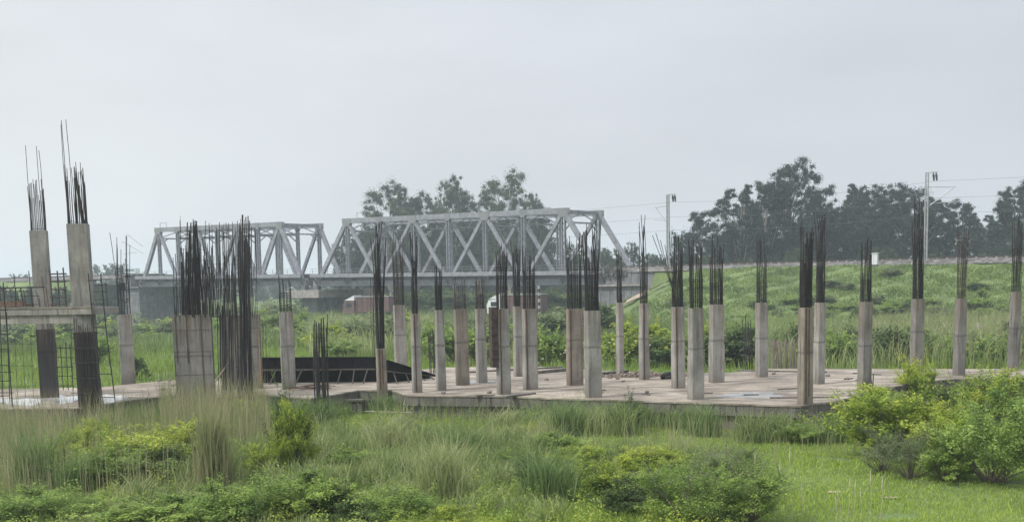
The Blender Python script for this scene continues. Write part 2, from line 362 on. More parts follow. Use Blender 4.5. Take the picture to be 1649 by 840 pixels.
# ------------------------------------------------------------------ bridge line (s along, t away from the camera)
PA = at(229, 440, 245.1); PB = at(975, 432, 180.6)
A2 = Vector((PA.x, PA.y, 0)); U_ = Vector((PB.x - PA.x, PB.y - PA.y, 0)); LEN = U_.length; U_.normalize(); N_ = Vector((-U_.y, U_.x, 0))
ANG = math.atan2(U_.y, U_.x)
def st(s, t, z=0): return A2 + U_ * s + N_ * t + Vector((0, 0, z))
def s_at(px, t, py=430):
    d = ray(px, py); k = d.x / d.y; p = A2 + N_ * t
    return (k * p.y - p.x) / (U_.x - k * U_.y)
ZB = 5.25          # bottom chord centre
ZD = 6.86          # rail deck
ZT = 16.15
WB = 10.2
TILT = .0115
S1 = s_at(488, 0); S2 = s_at(511, 0)
def zo(s): return TILT * (LEN - min(max(s, 0), LEN))
SA = s_at(1040, -1.5); SW = s_at(1090, -1.5)

def bank(name, s0, s1, taper_at, sgn, seed):
    ss = np.linspace(s0, s1, 240); ts = np.concatenate([np.linspace(-34, -2, 60), np.linspace(-1.4, 16, 6), np.linspace(17, 45, 12)])
    rs = np.random.default_rng(seed)
    vv = []
    for j, t in enumerate(ts):
        for i, s in enumerate(ss):
            p = 1.0
            hgt = 6.7 * float(sst((t + 29 + 1.5 * math.sin(s * .06)) / 26) if t < 0 else 1 - sst((t - 16) / 26))
            if t < 0: hgt = (6.7 + zo(s)) * min(1, max(0, (t + 28 + math.sin(s * .06)) / 26))
            tp = float(sst(sgn * (s - taper_at) / 17)) if (t < -2 or sgn * (s - taper_at) < 8) else 1.0
            hgt *= tp
            hgt += (.16 * math.sin(s * .8 + t * .5) * math.cos(t * .9 + s * .3) + .1 * math.sin(s * 1.9 - t * 1.3) + rs.normal() * .05) * (1 if -27 < t < -2.5 else .15) * tp
            q = st(s, t); vv.append((q.x, q.y, hgt - .05 + (float(gz(q.x, q.y)) if hgt < .3 else 0)))
    nx = len(ss)
    ff = [(j * nx + i, j * nx + i + 1, (j + 1) * nx + i + 1, (j + 1) * nx + i) for j in range(len(ts) - 1) for i in range(nx - 1)]
    o = mk(name, vv, ff, M['bank'], smooth=True); return tag(o, kind='structure')
b1 = bank('embankment', LEN + 1, LEN + 260, LEN + 1, 1, 3)
b2 = bank('embankment', -6, -260, -12, -1, 4)
for s0, s1 in ((LEN + 2, LEN + 255), (-255, -4)):
    m1 = MB(); k = []
    prof = [(-2.2, 6.6), (-1.0, 7.1), (1.2, 7.25), (4.5, 7.28), (7.0, 7.25), (11, 7.28), (13.5, 7.1), (15.5, 6.6)]
    vv = []; nS = 120
    for i in range(nS):
        for t, z in prof:
            q = st(s0 + (s1 - s0) * i / (nS - 1), t + random.uniform(-.1, .1), z + zo(s0 if s0 > 0 else 0) + random.uniform(-.07, .07)); vv.append(tuple(q))
    np_ = len(prof); ff = [(i * np_ + j, (i + 1) * np_ + j, (i + 1) * np_ + j + 1, i * np_ + j + 1) for i in range(nS - 1) for j in range(np_ - 1)]
    tag(mk('ballast_bed', vv, ff, M['ballast']), kind='structure')
    for nm, tt in (('railway_track', 2.6), ('railway_track', 8.4)):
        t_ = empty(nm, st((s0 + s1) / 2, tt, 7.3 + zo(s0 if s0 > 0 else 0)), ANG, ('near' if tt < 5 else 'far') + ' railway track on the ballast bank ' + ('right' if s0 > 0 else 'left') + ' of the truss bridge', 'railway track', 'tracks along the embankment')
        h = (s1 - s0) / 2
        for yy in (-.84, .84): MB().box((-h, yy - .035, .12), (h, yy + .035, .27)).build('rail', M['rebar_far'], t_)
        sm = MB()
        for i in range(int(2 * h / 1.2)): sm.box((-h + i * 1.2, -1.35, -.02), (-h + i * 1.2 + .25, 1.35, .14))
        tag(sm.build('sleepers', M['pale'], t_), kind='stuff')

# ------------------------------------------------------------------ truss spans
def span(s0, s1_, label):
    PAN = (s1_ - s0) / 8
    root = empty('truss_bridge_span', st(s0, 0, zo(s0)), ANG, label, 'railway bridge', 'two steel truss spans of the railway bridge')
    root.rotation_euler = (0, math.atan(TILT), ANG)
    L = 8 * PAN
    for t in (0, WB):
        yy = t
        def P(i, top): return Vector((i * PAN, yy, ZT if top else ZB))
        MB().bar(P(1, 1) - Vector((.35, 0, 0)), P(7, 1) + Vector((.35, 0, 0)), .55, .85).build('top_chord', M['steel'], root)
        MB().bar(P(0, 0) - Vector((.4, 0, 0)), P(8, 0) + Vector((.4, 0, 0)), .55, .95).build('bottom_chord', M['steel'], root)
        for a, b in ((P(0, 0), P(1, 1)), (P(8, 0), P(7, 1))):
            e = MB().bar(a, b, .62, .72); e.build('end_post', M['steel'], root)
        for i in range(1, 8):
            lat = MB()
            a = P(i, 0); b = P(i, 1)
            for dx in (-.27, .27): lat.box((a.x + dx - .06, yy - .25, ZB), (a.x + dx + .06, yy + .25, ZT - .4))
            z = ZB + .5; sg = 1
            while z < ZT - 1:
                lat.bar((a.x - .25 * sg, yy - .22, z), (a.x + .25 * sg, yy - .22, z + .5), .04, .1, Vector((0, 1, 0)))
                z += .5; sg = -sg
            lat.build('vertical', M['steel'], root)
        for i in range(1, 7):
            a, b = (P(i, 1), P(i + 1, 0)) if i % 2 else (P(i, 0), P(i + 1, 1))
            MB().bar(a, b, .5, .55).build('diagonal', M['steel'], root)
        for i in range(0, 9):
            for top in (0, 1):
                if top and i in (0, 8): continue
                g = MB()
                c = P(i, top); sx = .95 if (i % 2 == top) else .55
                for sy in (-.31, .31):
                    k = len(g.v); y = yy + sy; dz = -1 if top else 1
                    hz = .95 if sx > .6 else .75
                    pts = [(c.x - sx, c.z + dz * -.44), (c.x + sx, c.z + dz * -.44), (c.x + sx, c.z + dz * .45), (c.x + sx * .55, c.z + dz * hz), (c.x - sx * .55, c.z + dz * hz), (c.x - sx, c.z + dz * .45)]
                    for q in (-.02, .02):
                        for a, b in pts: g.v.append((a, y + q, b))
                    g.f.append(tuple(range(k, k + 6))); g.f.append(tuple(range(k + 11, k + 5, -1)))
                    for j in range(6): g.f.append((k + j, k + 6 + j, k + 6 + (j + 1) % 6, k + (j + 1) % 6))
                g.build('gusset_plate', M['gusset'], root)
    # bracing between the trusses
    for i in range(1, 8):
        x = i * PAN
        MB().bar((x, .28, ZT - .05), (x, WB - .28, ZT - .05), .35, .5).bar((x, .28, ZT - 1.7), (x, WB - .28, ZT - 1.7), .2, .25).bar((x, .3, ZT - 1.6), (x, WB / 2, ZT - .2), .12, .15).bar((x, WB - .3, ZT - 1.6), (x, WB / 2, ZT - .2), .12, .15).bar((x, .3, ZT - 3), (x, 2.2, ZT - 1.75), .15, .18).bar((x, WB - .3, ZT - 3), (x, WB - 2.2, ZT - 1.75), .15, .18).build('sway_brace', M['steel'], root)
    lb = MB()
    for i in range(1, 7):
        lb.bar((i * PAN, .3, ZT - .1), ((i + 1) * PAN, WB - .3, ZT - .1), .15, .2).bar((i * PAN, WB - .3, ZT - .1), ((i + 1) * PAN, .3, ZT - .1), .15, .195)
    lb.build('lateral_bracing', M['steel'], root)
    for i in range(0, 9):
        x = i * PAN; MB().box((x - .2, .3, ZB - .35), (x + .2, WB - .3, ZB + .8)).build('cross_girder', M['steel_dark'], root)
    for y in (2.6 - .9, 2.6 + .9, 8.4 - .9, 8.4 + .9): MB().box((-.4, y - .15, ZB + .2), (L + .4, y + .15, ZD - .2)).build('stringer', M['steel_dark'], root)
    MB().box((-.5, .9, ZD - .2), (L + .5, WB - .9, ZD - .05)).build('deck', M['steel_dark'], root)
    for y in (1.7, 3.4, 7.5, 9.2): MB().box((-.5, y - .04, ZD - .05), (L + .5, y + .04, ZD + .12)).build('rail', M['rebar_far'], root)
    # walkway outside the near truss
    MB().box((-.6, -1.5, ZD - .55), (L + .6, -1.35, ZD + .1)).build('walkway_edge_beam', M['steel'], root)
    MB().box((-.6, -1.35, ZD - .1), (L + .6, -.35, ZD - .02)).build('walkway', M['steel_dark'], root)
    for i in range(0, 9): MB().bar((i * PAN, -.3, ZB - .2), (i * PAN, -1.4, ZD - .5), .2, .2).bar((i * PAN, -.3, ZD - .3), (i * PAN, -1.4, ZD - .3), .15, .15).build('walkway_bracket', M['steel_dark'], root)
    ra = MB()
    for z in (ZD + .5, ZD + .95): ra.box((-.5, -1.44, z), (L + .5, -1.40, z + .05))
    for i in range(int(L / 1.9) + 1): ra.box((i * 1.9, -1.45, ZD + .1), (i * 1.9 + .06, -1.39, ZD + 1.0))
    ra.build('railing', M['steel'], root)
    return root
span(0, S1, 'grey steel truss span standing farther left, between abutment and middle pier')
span(S2, LEN, 'grey steel truss span nearer on the right, between middle pier and right abutment')
# small portal frames on top
for s_, lb_ in ((S1 / 8 * 1.1, 'left'), (S2 + 8 * 1.25, 'right')):
    h = MB()
    for dx in (0, 1.9): h.box((dx, -.04, 0), (dx + .09, .05, .9))
    h.box((0, -.04, .9), (1.99, .05, .99))
    o = h.build('wire_hanger', M['mast']); o.location = st(s_, .1, ZT + .42 + zo(s_)); o.rotation_euler = (0, 0, ANG)
    tag(o, 'small square metal frame on top of the %s truss span near its left end' % lb_, 'metal frame')

# abutments and pier
def cbox(name, s0, s1, t0, t1, z0, z1, m, parent=None):
    o = MB().box((s0, t0, z0), (s1, t1, z1)).build(name, m, parent); return o
def brtag(name, label, cat_, z=0): return empty(name, A2 + Vector((0, 0, z)), ANG, label, cat_)
ab = brtag('bridge_abutment', 'grey concrete abutment under the left end of the truss bridge', 'abutment', zo(0))
cbox('wall', -3.6, 1.2, -2.0, WB + 2, -5, ZB - .7, M['abut'], ab)
cbox('cap', -3.8, 1.8, -2.6, WB + 2.6, ZB - .7, ZB - .45, M['abut'], ab)
cbox('ballast_wall', -3.6, -1.2, -2.1, WB + 2.1, ZB - .45, ZD - .1, M['abut'], ab)
for z in (-.5, 1.4, 3.1): cbox('formwork_band', -3.65, 1.25, -2.06, WB + 2.06, z, z + .12, M['steel_dark'], ab)
pr = brtag('bridge_pier', 'grey concrete pier with projecting cap between the two truss spans', 'pier', zo(S1))
ms_ = (S1 + S2) / 2
cbox('shaft', ms_ - 1.9, ms_ + 1.9, -.5, WB + .5, -5, ZB - 2.6, M['abut'], pr)
cbox('cap', ms_ - 4.2, ms_ + 4.2, -2.4, WB + 2.4, ZB - 2.6, ZB - 1.2, M['pale'], pr)
for t in (0, WB):
    for s_ in (ms_ - 1.6, ms_ + 1.6): cbox('bearing', s_ - .5, s_ + .5, t - .5, t + .5, ZB - 1.2, ZB - .48, M['steel_dark'], pr)
ar = brtag('bridge_abutment', 'weathered concrete abutment under the right end of the bridge beside a stony track', 'abutment')
cbox('wall', LEN - .5, SA, -2.0, WB + 2, -1, ZB - .7, M['abut'], ar)
cbox('cap', LEN - 1.2, SA + .2, -2.5, WB + 2.5, ZB - .7, ZB - .45, M['pale'], ar)
cbox('ballast_wall', LEN + 1.2, SA, -2.05, WB + 2.05, ZB - .45, ZD - .1, M['abut'], ar)
rb = MB()
for i in range(90):
    x = LEN + random.uniform(-.8, 4.5); t = -2.2 + random.uniform(-.6, .4); z = ZD + random.uniform(-1.0, .5)
    a = random.uniform(.15, .5); rb.box((x, t, z), (x + a, t + a, z + a * .6))
tag(rb.build('broken_masonry', M['wall_dark'], ar), kind='stuff')
# wing wall
ww = brtag('retaining_wall', 'long streaked concrete retaining wall along the track right of the abutment', 'wall')
cbox('wall_face', SA, SW, -1.9, -1.4, .5, ZD - .25, M['abut'], ww)
cbox('coping', SA, SW + .1, -2.05, -1.3, ZD - .25, ZD + .05, M['pale'], ww)

# masts
def mast(px, topy, label, t=-1.2, sgn=-1):
    s_ = s_at(px, t); base = st(s_, t, 6.7); d = (base.xy).length
    dd = ray(px, topy); z = CAM.z + dd.z * (base.y / dd.y); H = z - 6.7
    r = empty('overhead_line_mast', base, ANG, label, 'railway mast', 'overhead line masts beside the track')
    mm_ = MB()
    for dx in (-.16, .16): mm_.box((dx - .05, -.15, 0), (dx + .05, .15, H))
    k = 0
    zz = .3
    while zz < H - .5: mm_.bar((-.14, -.14, zz), (.14, -.14, zz + .35), .03, .06, Vector((0, 1, 0))).bar((.14, -.14, zz + .35), (-.14, -.14, zz + .7), .03, .06, Vector((0, 1, 0))); zz += .7
    mm_.build('post', M['mast'], r)
    MB().box((-.5, -.5, -.1), (.5, .5, .25)).build('footing', M['wall_dark'], r)
    MB().box((-.2, -.08, H), (sgn * 0 + (1.3 if sgn > 0 else 1.2), .08, H + .12)).build('top_arm', M['mast'], r)
    for q in (.75, 1.1): MB().tube([(q, 0, H), (q + .05, 0, H - .35), (q + .12, 0, H - 1.0)], [.06, .17, .1], 6).build('insulator', M['blk'], r)
    # cantilever leans along the line in this view
    c = MB()
    hz = H * .62
    c.tube([(0, 0, hz), (sgn * 3.0, 1.8, hz + 2.6)], .06).tube([(0, 0, hz + 2.6), (sgn * 3.0, 1.8, hz + 2.5)], .045).tube([(sgn * .2, .2, hz + .5), (sgn * 3.4, 2.2, hz + .75)], .045)
    c.build('cantilever', M['mast'], r)
    return base, H
mb1, H1 = mast(1076, 314, 'overhead line mast nearer the bridge, beside the retaining wall', sgn=-1)
mb2, H2 = mast(1490, 279, 'taller looking overhead line mast on the bank at the right', sgn=1)
def wire(name, pts, label, rad=.014):
    o = MB().tube(pts, rad, 4).build(name, M['wire']); tag(o, label, 'wire', 'overhead railway wires')
def sag(a, b, n=14, s=.6): return [a.lerp(b, i / (n - 1)) - Vector((0, 0, s * 4 * (i / (n - 1)) * (1 - i / (n - 1)))) for i in range(n)]
for dz, nm in ((-1.0, 'top feeder wire'), (-3.1, 'middle carrying wire'), (-5.0, 'lowest contact wire')):
    a = mb1 + Vector((1, 0, H1 + dz)); b = mb2 + Vector((1, 0, H2 + dz)); c = st(LEN + 150, 0, 6.7 + H2 + dz)
    e = st(LEN * .5, 1, 6.7 + H1 + dz + .6)
    p = sag(e, a) + sag(a, b)[1:] + sag(b, c)[1:] + [st(LEN + 250, 0, 6.7 + H2 + dz)]
    wire('overhead_wire', p, nm + ' running past the two masts to the right')
for k, (px, y0) in enumerate(((225, 392), (222, 404))):
    pass
cn = empty('overhead_line_bracket', st(1.5, -.6, 12.2), ANG, 'thin cantilever bracket poking out left of the left truss end', 'bracket')
MB().tube([(0, 0, 2.0), (-3.6, -1, 4.6)], .07).tube([(0, 0, .6), (-5.4, -1, 3.2)], .07).tube([(-2, 0, .9), (-5.2, -1, .6)], .05).build('arm', M['mast'], cn)

# cabinet
p = st(s_at(1408, -3), -3.0, 6.5)
cb = empty('trackside_cabinet', p, ANG, 'white metal cabinet on the edge of the ballast bank', 'cabinet')
cb.scale = (.72, .72, .85); MB().box((-.6, -.35, .35), (.6, .35, 1.95)).build('box', M['white'], cb); MB().box((-.7, -.45, 1.95), (.7, .45, 2.08)).build('roof', M['white'], cb)
MB().box((-.55, -.4, 0), (.55, .35, .35)).build('plinth', M['wall_dark'], cb); MB().box((-.02, -.37, .5), (.02, -.35, 1.85)).build('door_gap', M['mast'], cb)

# dirt path up the bank
def hbank(s, t): return 6.7 * min(1, max(0, (t + 28 + math.sin(s * .06)) / 26)) * float(sst((s - LEN - 1) / 17))
def bankpt(px, py):
    d = ray(px, py)
    for k in range(900):
        Y = 110 + k * .12; q = CAM + d * (Y / d.y); rel = q - A2; s_ = rel.dot(U_); t = rel.dot(N_)
        if t > -2.6 or q.z <= hbank(s_, t): break
    return s_, t
p0_ = bankpt(988, 503); p1_ = bankpt(1072, 458); vv = []; NP = 26
for i in range(NP):
    f_ = i / (NP - 1); s_ = p0_[0] + (p1_[0] - p0_[0]) * f_ + .5 * math.sin(f_ * 7); t = p0_[1] + (p1_[1] - p0_[1]) * f_
    for j in (-1, -.4, .3, 1): vv.append(tuple(st(s_ + j * .25 + random.uniform(-.1, .1), t + j * 2.3 + random.uniform(-.3, .3), hbank(s_, t + j * 2.3) + .42 + random.uniform(0, .12))))
ff = [(i * 4 + j, i * 4 + j + 1, (i + 1) * 4 + j + 1, (i + 1) * 4 + j) for i in range(NP - 1) for j in range(3)]
tag(mk('dirt_path', vv, ff, M['dirt']), kind='structure')

# road strip under the bridge with the trucks
q0 = G(540, 514, 0); q1 = G(960, 511, 0)
dr = (q1 - q0).normalized(); nr = Vector((-dr.y, dr.x, 0))
vv = [q0 - dr * 30 - nr * 4 + Vector((0, 0, .12)), q1 + dr * 30 - nr * 4 + Vector((0, 0, .12)), q1 + dr * 30 + nr * 8 + Vector((0, 0, .12)), q0 - dr * 30 + nr * 8 + Vector((0, 0, .12))]
tag(mk('road', vv, [(0, 1, 2, 3)], M['road']), kind='structure')
def truck(px, label, L, cab_white):
    p = G(px, 512, .12); r = empty('truck', p, math.atan2(dr.y, dr.x), label, 'truck', 'trucks passing under the bridge')
    b = MB().box((-L / 2 + .1, -1.2, 1.05), (L / 2, 1.2, 3.45)); 
    n_ = int(L / .9)
    for i in range(n_): b.box((-L / 2 + .3 + i * .9, -1.26, 1.1), (-L / 2 + .38 + i * .9, -1.2, 3.4))
    b.build('cargo_body', M['maroon'], r)
    MB().box((-L / 2, -1.3, 3.45), (L / 2 + .05, 1.3, 3.55)).build('top_rail', M['mast'], r)
    MB().box((-L / 2 - 2.6, -.45, .75), (L / 2, .45, 1.0)).build('chassis', M['blk'], r)
    x = -L / 2 - .25
    c = MB(); k = 0
    pr_ = [(x, .8), (x - 2.1, .8), (x - 2.2, 1.9), (x - 1.9, 2.75), (x - .2, 2.9), (x, 2.9)]
    vv = [(a, -1.2, z) for a, z in pr_] + [(a, 1.2, z) for a, z in pr_]
    ff = [tuple(range(6)), tuple(range(11, 5, -1))] + [(j, j + 6, (j + 1) % 6 + 6, (j + 1) % 6) for j in range(6)]
    cb_ = mk('cab', vv, ff, M['white'] if cab_white else M['maroon'], r)
    MB().box((x - 1.5, -1.23, 1.85), (x - .5, 1.23, 2.5)).build('side_window', M['glass'], cb_)
    MB().bar((x - 2.16, -1.05, 2.3), (x - 2.16, 1.05, 2.3), .06, .65).build('windscreen', M['glass'], cb_)
    vv = [(x, -1.15, 2.92), (x - 1.9, -1.15, 2.92), (x, -1.15, 3.75), (x, 1.15, 2.92), (x - 1.9, 1.15, 2.92), (x, 1.15, 3.75)]
    mk('wind_deflector', vv, [(0, 1, 2), (5, 4, 3), (0, 3, 4, 1), (1, 4, 5, 2), (2, 5, 3, 0)], M['white'], r)
    for wx in (x - 1.1, -L / 2 + 1.5, L / 2 - 2.4, L / 2 - 1.1):
        for sy in (-1, 1): MB().tube([(wx, sy * .85, .5), (wx, sy * 1.2, .5)], .5, 14).build('wheel', M['rubber'], r)
truck(845, 'brown truck with white cab and roof deflector, seen under the right span', 6.4, True)
truck(606, 'plain brown truck beside the middle pier, left one of the two trucks', 6.2, False)
pz = G(877, 512, .1) - nr * 2
sp_ = empty('striped_post', pz, 0, 'black and white banded post standing right of the truck with white cab', 'post')
for i in range(10): MB().tube([(0, 0, i * .48), (0, 0, i * .48 + .475)], .19, 10).build('band', M['mast'] if i % 2 else M['blk'], sp_)

# ------------------------------------------------------------------ platform slab
ZS = 1.0
near = [(-120, 662), (-20, 658), (123, 657), (200, 645), (286, 635), (345, 640), (415, 635), (500, 641), (577, 628), (630, 628), (655, 636), (808, 637), (870, 640), (1100, 647), (1290, 653), (1345, 646), (1410, 628), (1470, 616), (1540, 609), (1760, 606)]
far = [(1760, 594), (1235, 593), (1170, 600), (1060, 600), (960, 596), (870, 590), (720, 591), (620, 600), (430, 607), (283, 611), (220, 617), (160, 623), (-120, 629)]
poly = [G(x, y, ZS) for x, y in near + far]
plat = empty('concrete_platform', G(800, 620, 0), 0, 'long low weathered concrete platform slab carrying all the columns', 'platform')
plat_loc = G(800, 620, 0)
def prism(pts, z0, z1, name, m, parent, off=(0, 0, 0)):
    bm = bmesh.new(); vt = [bm.verts.new((p.x - off[0], p.y - off[1], z1 - off[2])) for p in pts]; vb = [bm.verts.new((p.x - off[0], p.y - off[1], z0 - off[2])) for p in pts]
    n = len(pts); ft = bm.faces.new(vt); fb = bm.faces.new(vb[::-1])
    for i in range(n): bm.faces.new((vt[i], vb[i], vb[(i + 1) % n], vt[(i + 1) % n]))
    bmesh.ops.recalc_face_normals(bm, faces=bm.faces[:]); bmesh.ops.triangulate(bm, faces=[ft, fb])
    me = bpy.data.meshes.new(name); bm.to_mesh(me); bm.free(); me.materials.append(m)
    o = bpy.data.objects.new(name, me); col.objects.link(o)
    if parent: o.parent = parent
    return o
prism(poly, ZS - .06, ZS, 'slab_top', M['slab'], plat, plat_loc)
cen = sum(poly, Vector((0, 0, 0))) / len(poly)
def inset(pts, d):
    n = len(pts); out_ = []
    for i in range(n):
        a, b, c = pts[i - 1], pts[i], pts[(i + 1) % n]
        e1 = (b - a).normalized(); e2 = (c - b).normalized(); nn = Vector((-(e1.y + e2.y), e1.x + e2.x, 0))
        if nn.length < 1e-3: nn = Vector((-e1.y, e1.x, 0))
        nn.normalize(); out_.append(b + nn * d)
    return out_
prism(inset(poly, .03), ZS - .45, ZS - .063, 'edge_beam', M['wall_dark'], plat, plat_loc)
prism(inset(poly, .20), -.3, ZS - .453, 'base_wall', M['wall_dark'], plat, plat_loc)

for (x0, y0, x1, y1, h_) in ((852, 603, 916, 597, .16), (735, 601, 905, 592, .08), (960, 604, 1010, 600, .14), (1190, 597, 1330, 600, .07), (1240, 641, 1345, 640, .05), (812, 640, 860, 634, .07)):
    a = G(x0, y0, ZS) - plat_loc; b = G(x1, y1, ZS) - plat_loc
    MB().bar(a + Vector((0, 0, h_ / 2)), b + Vector((0, 0, h_ / 2)), .22, h_).build('upstand', M['wall_dark'], plat)
# puddles
def puddle(cx, cy, rx, ry, lab):
    pts = []
    for i in range(40):
        a = 2 * math.pi * i / 40; k = 1 + .22 * math.sin(3 * a + cx) + .12 * math.sin(7 * a + cy)
        pts.append(G(cx + rx * k * math.cos(a), cy + ry * k * math.sin(a), ZS + .005))
    tag(mk('puddle', pts, [tuple(range(39, -1, -1))], M['water']), kind='structure')
puddle(1212, 636, 50, 5, ''); puddle(35, 646, 42, 5.5, ''); puddle(103, 642, 26, 6.5, ''); puddle(172, 641, 30, 7, ''); puddle(444, 610, 9, 6, '')
puddle(775, 614, 30, 2.5, '')

for i in range(46):
    x = random.uniform(670, 1560); y = random.uniform(600, 640) if x < 1300 else random.uniform(598, 612); q = G(x, y, ZS)
    if i % 3 == 0:
        a_ = random.uniform(0, 3.1); o = MB().box((-.5, -.04, 0), (.5, .04, .035)).build('board_offcut', M['old_timber']); o.location = (q.x, q.y, ZS + .003); o.rotation_euler = (0, 0, a_); o.scale = (random.uniform(.3, 1.2), 1, 1)
        tag(o, 'dark board offcut lying flat on the slab', 'board', 'board offcuts on the slab')
# stones on slab
for i, (x, y) in enumerate([(262, 628), (278, 622), (1246, 603), (1333, 606), (1364, 611), (1042, 633), (788, 633), (714, 634), (412, 633), (273, 613), (256, 614), (1390, 606), (1095, 610), (880, 612)]):
    q = G(x, y, ZS); bm = bmesh.new(); bmesh.ops.create_icosphere(bm, subdivisions=1, radius=.09)
    for v_ in bm.verts: v_.co = Vector((v_.co.x * 1.3, v_.co.y, v_.co.z * .8)) * random.uniform(.8, 1.2)
    me = bpy.data.meshes.new('loose_stone'); bm.to_mesh(me); bm.free(); me.materials.append(M['stone'])
    o = link('loose_stone', me, None, (q.x, q.y, ZS + .06)); tag(o, 'small dark loose stone lying on the bare slab', 'stone', 'loose stones on the slab')

# ------------------------------------------------------------------ columns
THETA = R(16)
barmesh = {}
def bar_mesh(L, seed, rad, bend=.012):
    rs = random.Random(seed); n = max(3, int(L / .8) + 1); p = []; bx = rs.uniform(-1, 1) * bend; by = rs.uniform(-1, 1) * bend; kx = rs.uniform(-.02, .02)
    for i in range(n + 1):
        z = L * i / n; p.append((bx * z * z * .6 + kx * math.sin(z * 2), by * z * z * .6, z))
    mb = MB().tube(p, rad, 5); me = bpy.data.meshes.new('rebar'); me.from_pydata([tuple(q) for q in mb.v], [], mb.f); me.update(); return me
def cage(root, w_, d_, z0, tops, dense, m, seed, rad=.014, bend=.022, nst=None, rot=None):
    """vertical bars with given top heights, stirrups up to z0+dense"""
    rs = random.Random(seed); n = len(tops)
    per = []
    for i in range(n):
        u = i / n * 4; k = int(u); fr = u - k
        e = [(-1, -1), (1, -1), (1, 1), (-1, 1), (-1, -1)]; a, b = e[k], e[k + 1]
        per.append(((a[0] + (b[0] - a[0]) * fr) * w_ / 2, (a[1] + (b[1] - a[1]) * fr) * d_ / 2))
    for (x, y), T in zip(per, tops):
        me = bar_mesh(T, rs.random(), rad, bend); me.materials.append(m)
        o = link('rebar', me, root, (x, y, z0)); 
    if nst is None: nst = max(2, int(dense / .085))
    sm = MB()
    sm.bar((-w_ / 2 - .02, -d_ / 2 - .02, 0), (w_ / 2 + .02, -d_ / 2 - .02, 0), .014, .014).bar((-w_ / 2 - .02, d_ / 2 + .02, 0), (w_ / 2 + .02, d_ / 2 + .02, 0), .014, .014)
    sm.bar((-w_ / 2 - .02, -d_ / 2, 0), (-w_ / 2 - .02, d_ / 2, 0), .014, .0138).bar((w_ / 2 + .02, -d_ / 2, 0), (w_ / 2 + .02, d_ / 2, 0), .014, .0138)
    sme = bpy.data.meshes.new('stirrup'); sme.from_pydata(sm.v, [], sm.f); sme.materials.append(m)
    for i in range(nst):
        o = link('stirrup', sme, root, (0, 0, z0 + .1 + dense * i / nst)); o.rotation_euler = (rs.uniform(-.06, .06), rs.uniform(-.06, .06), 0)
def column(name, x0, x1, ytop, ybase, reb, nb, label, m='concrete', dep=.42, stain=0, ext=0, lap=.4, topw=None, dens=.5, mb_='rebar', thick=.015, theta=THETA):
    """x0..x1, ybase: where the shaft meets the slab; ytop: top of concrete; reb: pixel row of the highest bar"""
    c = G((x0 + x1) / 2, ybase, ZS); d = ray((x0 + x1) / 2, ybase); al = math.atan2(d.x, d.y)
    Wm = (x1 - x0) / F * c.length * 1.0
    # true length of the camera ray in depth
    depth = (c - CAM).dot(FW); Wm = (x1 - x0) / F * depth
    th = abs(theta + al); dep = min(dep, .5 * Wm / max(.15, math.sin(th)) )
    wd = (Wm - dep * math.sin(th)) / math.cos(th)
    def zat(px, py):
        dd = ray(px, py); return CAM.z + dd.z * (c.y / dd.y)
    H = zat((x0 + x1) / 2, ytop) - ZS
    Ht = zat((x0 + x1) / 2, reb) - ZS - H
    # centre sits half a depth behind the base line
    cc = c + Vector((d.x, d.y, 0)).normalized() * (dep * .35)
    r = empty('concrete_column', (cc.x, cc.y, ZS), theta, label, 'column', 'unfinished concrete columns standing on the slab')
    r.rotation_euler = (random.uniform(-.007, .007), random.uniform(-.007, .007), theta + random.uniform(-.03, .03))
    bm = bmesh.new()
    split = H * random.uniform(.45, .6)
    def bx(a, b, e, n=1):
        vs_ = []
        ch = .02
        prof = [(-wd / 2 - e + ch, -dep / 2 - e), (wd / 2 + e - ch, -dep / 2 - e), (wd / 2 + e, -dep / 2 - e + ch), (wd / 2 + e, dep / 2 + e - ch), (wd / 2 + e - ch, dep / 2 + e), (-wd / 2 - e + ch, dep / 2 + e), (-wd / 2 - e, dep / 2 + e - ch), (-wd / 2 - e, -dep / 2 - e + ch)]
        jt = [(random.uniform(-.008, .008), random.uniform(-.008, .008)) for _ in prof]
        lo = [bm.verts.new((p[0] + j[0], p[1] + j[1], a)) for p, j in zip(prof, jt)]; hi = [bm.verts.new((p[0] + random.uniform(-.006, .006), p[1], b)) for p in prof]
        for i in range(8): bm.faces.new((lo[i], lo[(i + 1) % 8], hi[(i + 1) % 8], hi[i]))
        bm.faces.new(hi); bm.faces.new(lo[::-1])
    bx(-1.1 if ext else -.1, split, .004); bx(split, H, -.006)
    me = bpy.data.meshes.new('shaft'); bm.to_mesh(me); bm.free(); me.materials.append(M[m]); link('shaft', me, r)
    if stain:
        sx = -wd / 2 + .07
        MB().box((sx, -dep / 2 - .014, .05), (sx + .055, -dep / 2 - .002, H - .02)).build('dark_strip', M['rustbrown'], r)  # narrow dark brown strip down the front face, near its left corner
        if stain > 1: MB().box((sx + .13, -dep / 2 - .013, .3), (sx + .17, -dep / 2 - .003, H - .02)).build('dark_strip', M['rustbrown'], r)
    if nb:
        nb = int(nb * 1.4); rs = random.Random(x0 * 7); tops = []
        for i in range(nb):
            k = rs.random(); tops.append(Ht * (1 - .55 * k ** .8) if i % 3 else Ht * rs.uniform(.8, 1.0))
        tops[rs.randrange(nb)] = Ht
        cage(r, (wd if not topw else topw) - .12, dep - .1, H - .02, tops, Ht * dens, M[mb_], x0, thick)
    return r, wd, dep, H
C = column
C('c', 196, 218, 506, 616, 373, 12, 'lone grey column at the left end, right of the scaffold, with bars and dark cap plate', 'concrete', stain=0, dens=.6)
C('c', 454, 477, 502, 626, 440, 10, 'concrete column standing before the black shuttering at left centre', 'concrete')
C('c', 607, 624, 561, 629, 355, 16, 'shortest concrete column at the shuttering end, with a very tall black cage', 'concrete_rusty', stain=2, ext=1, dens=.62, thick=.02)
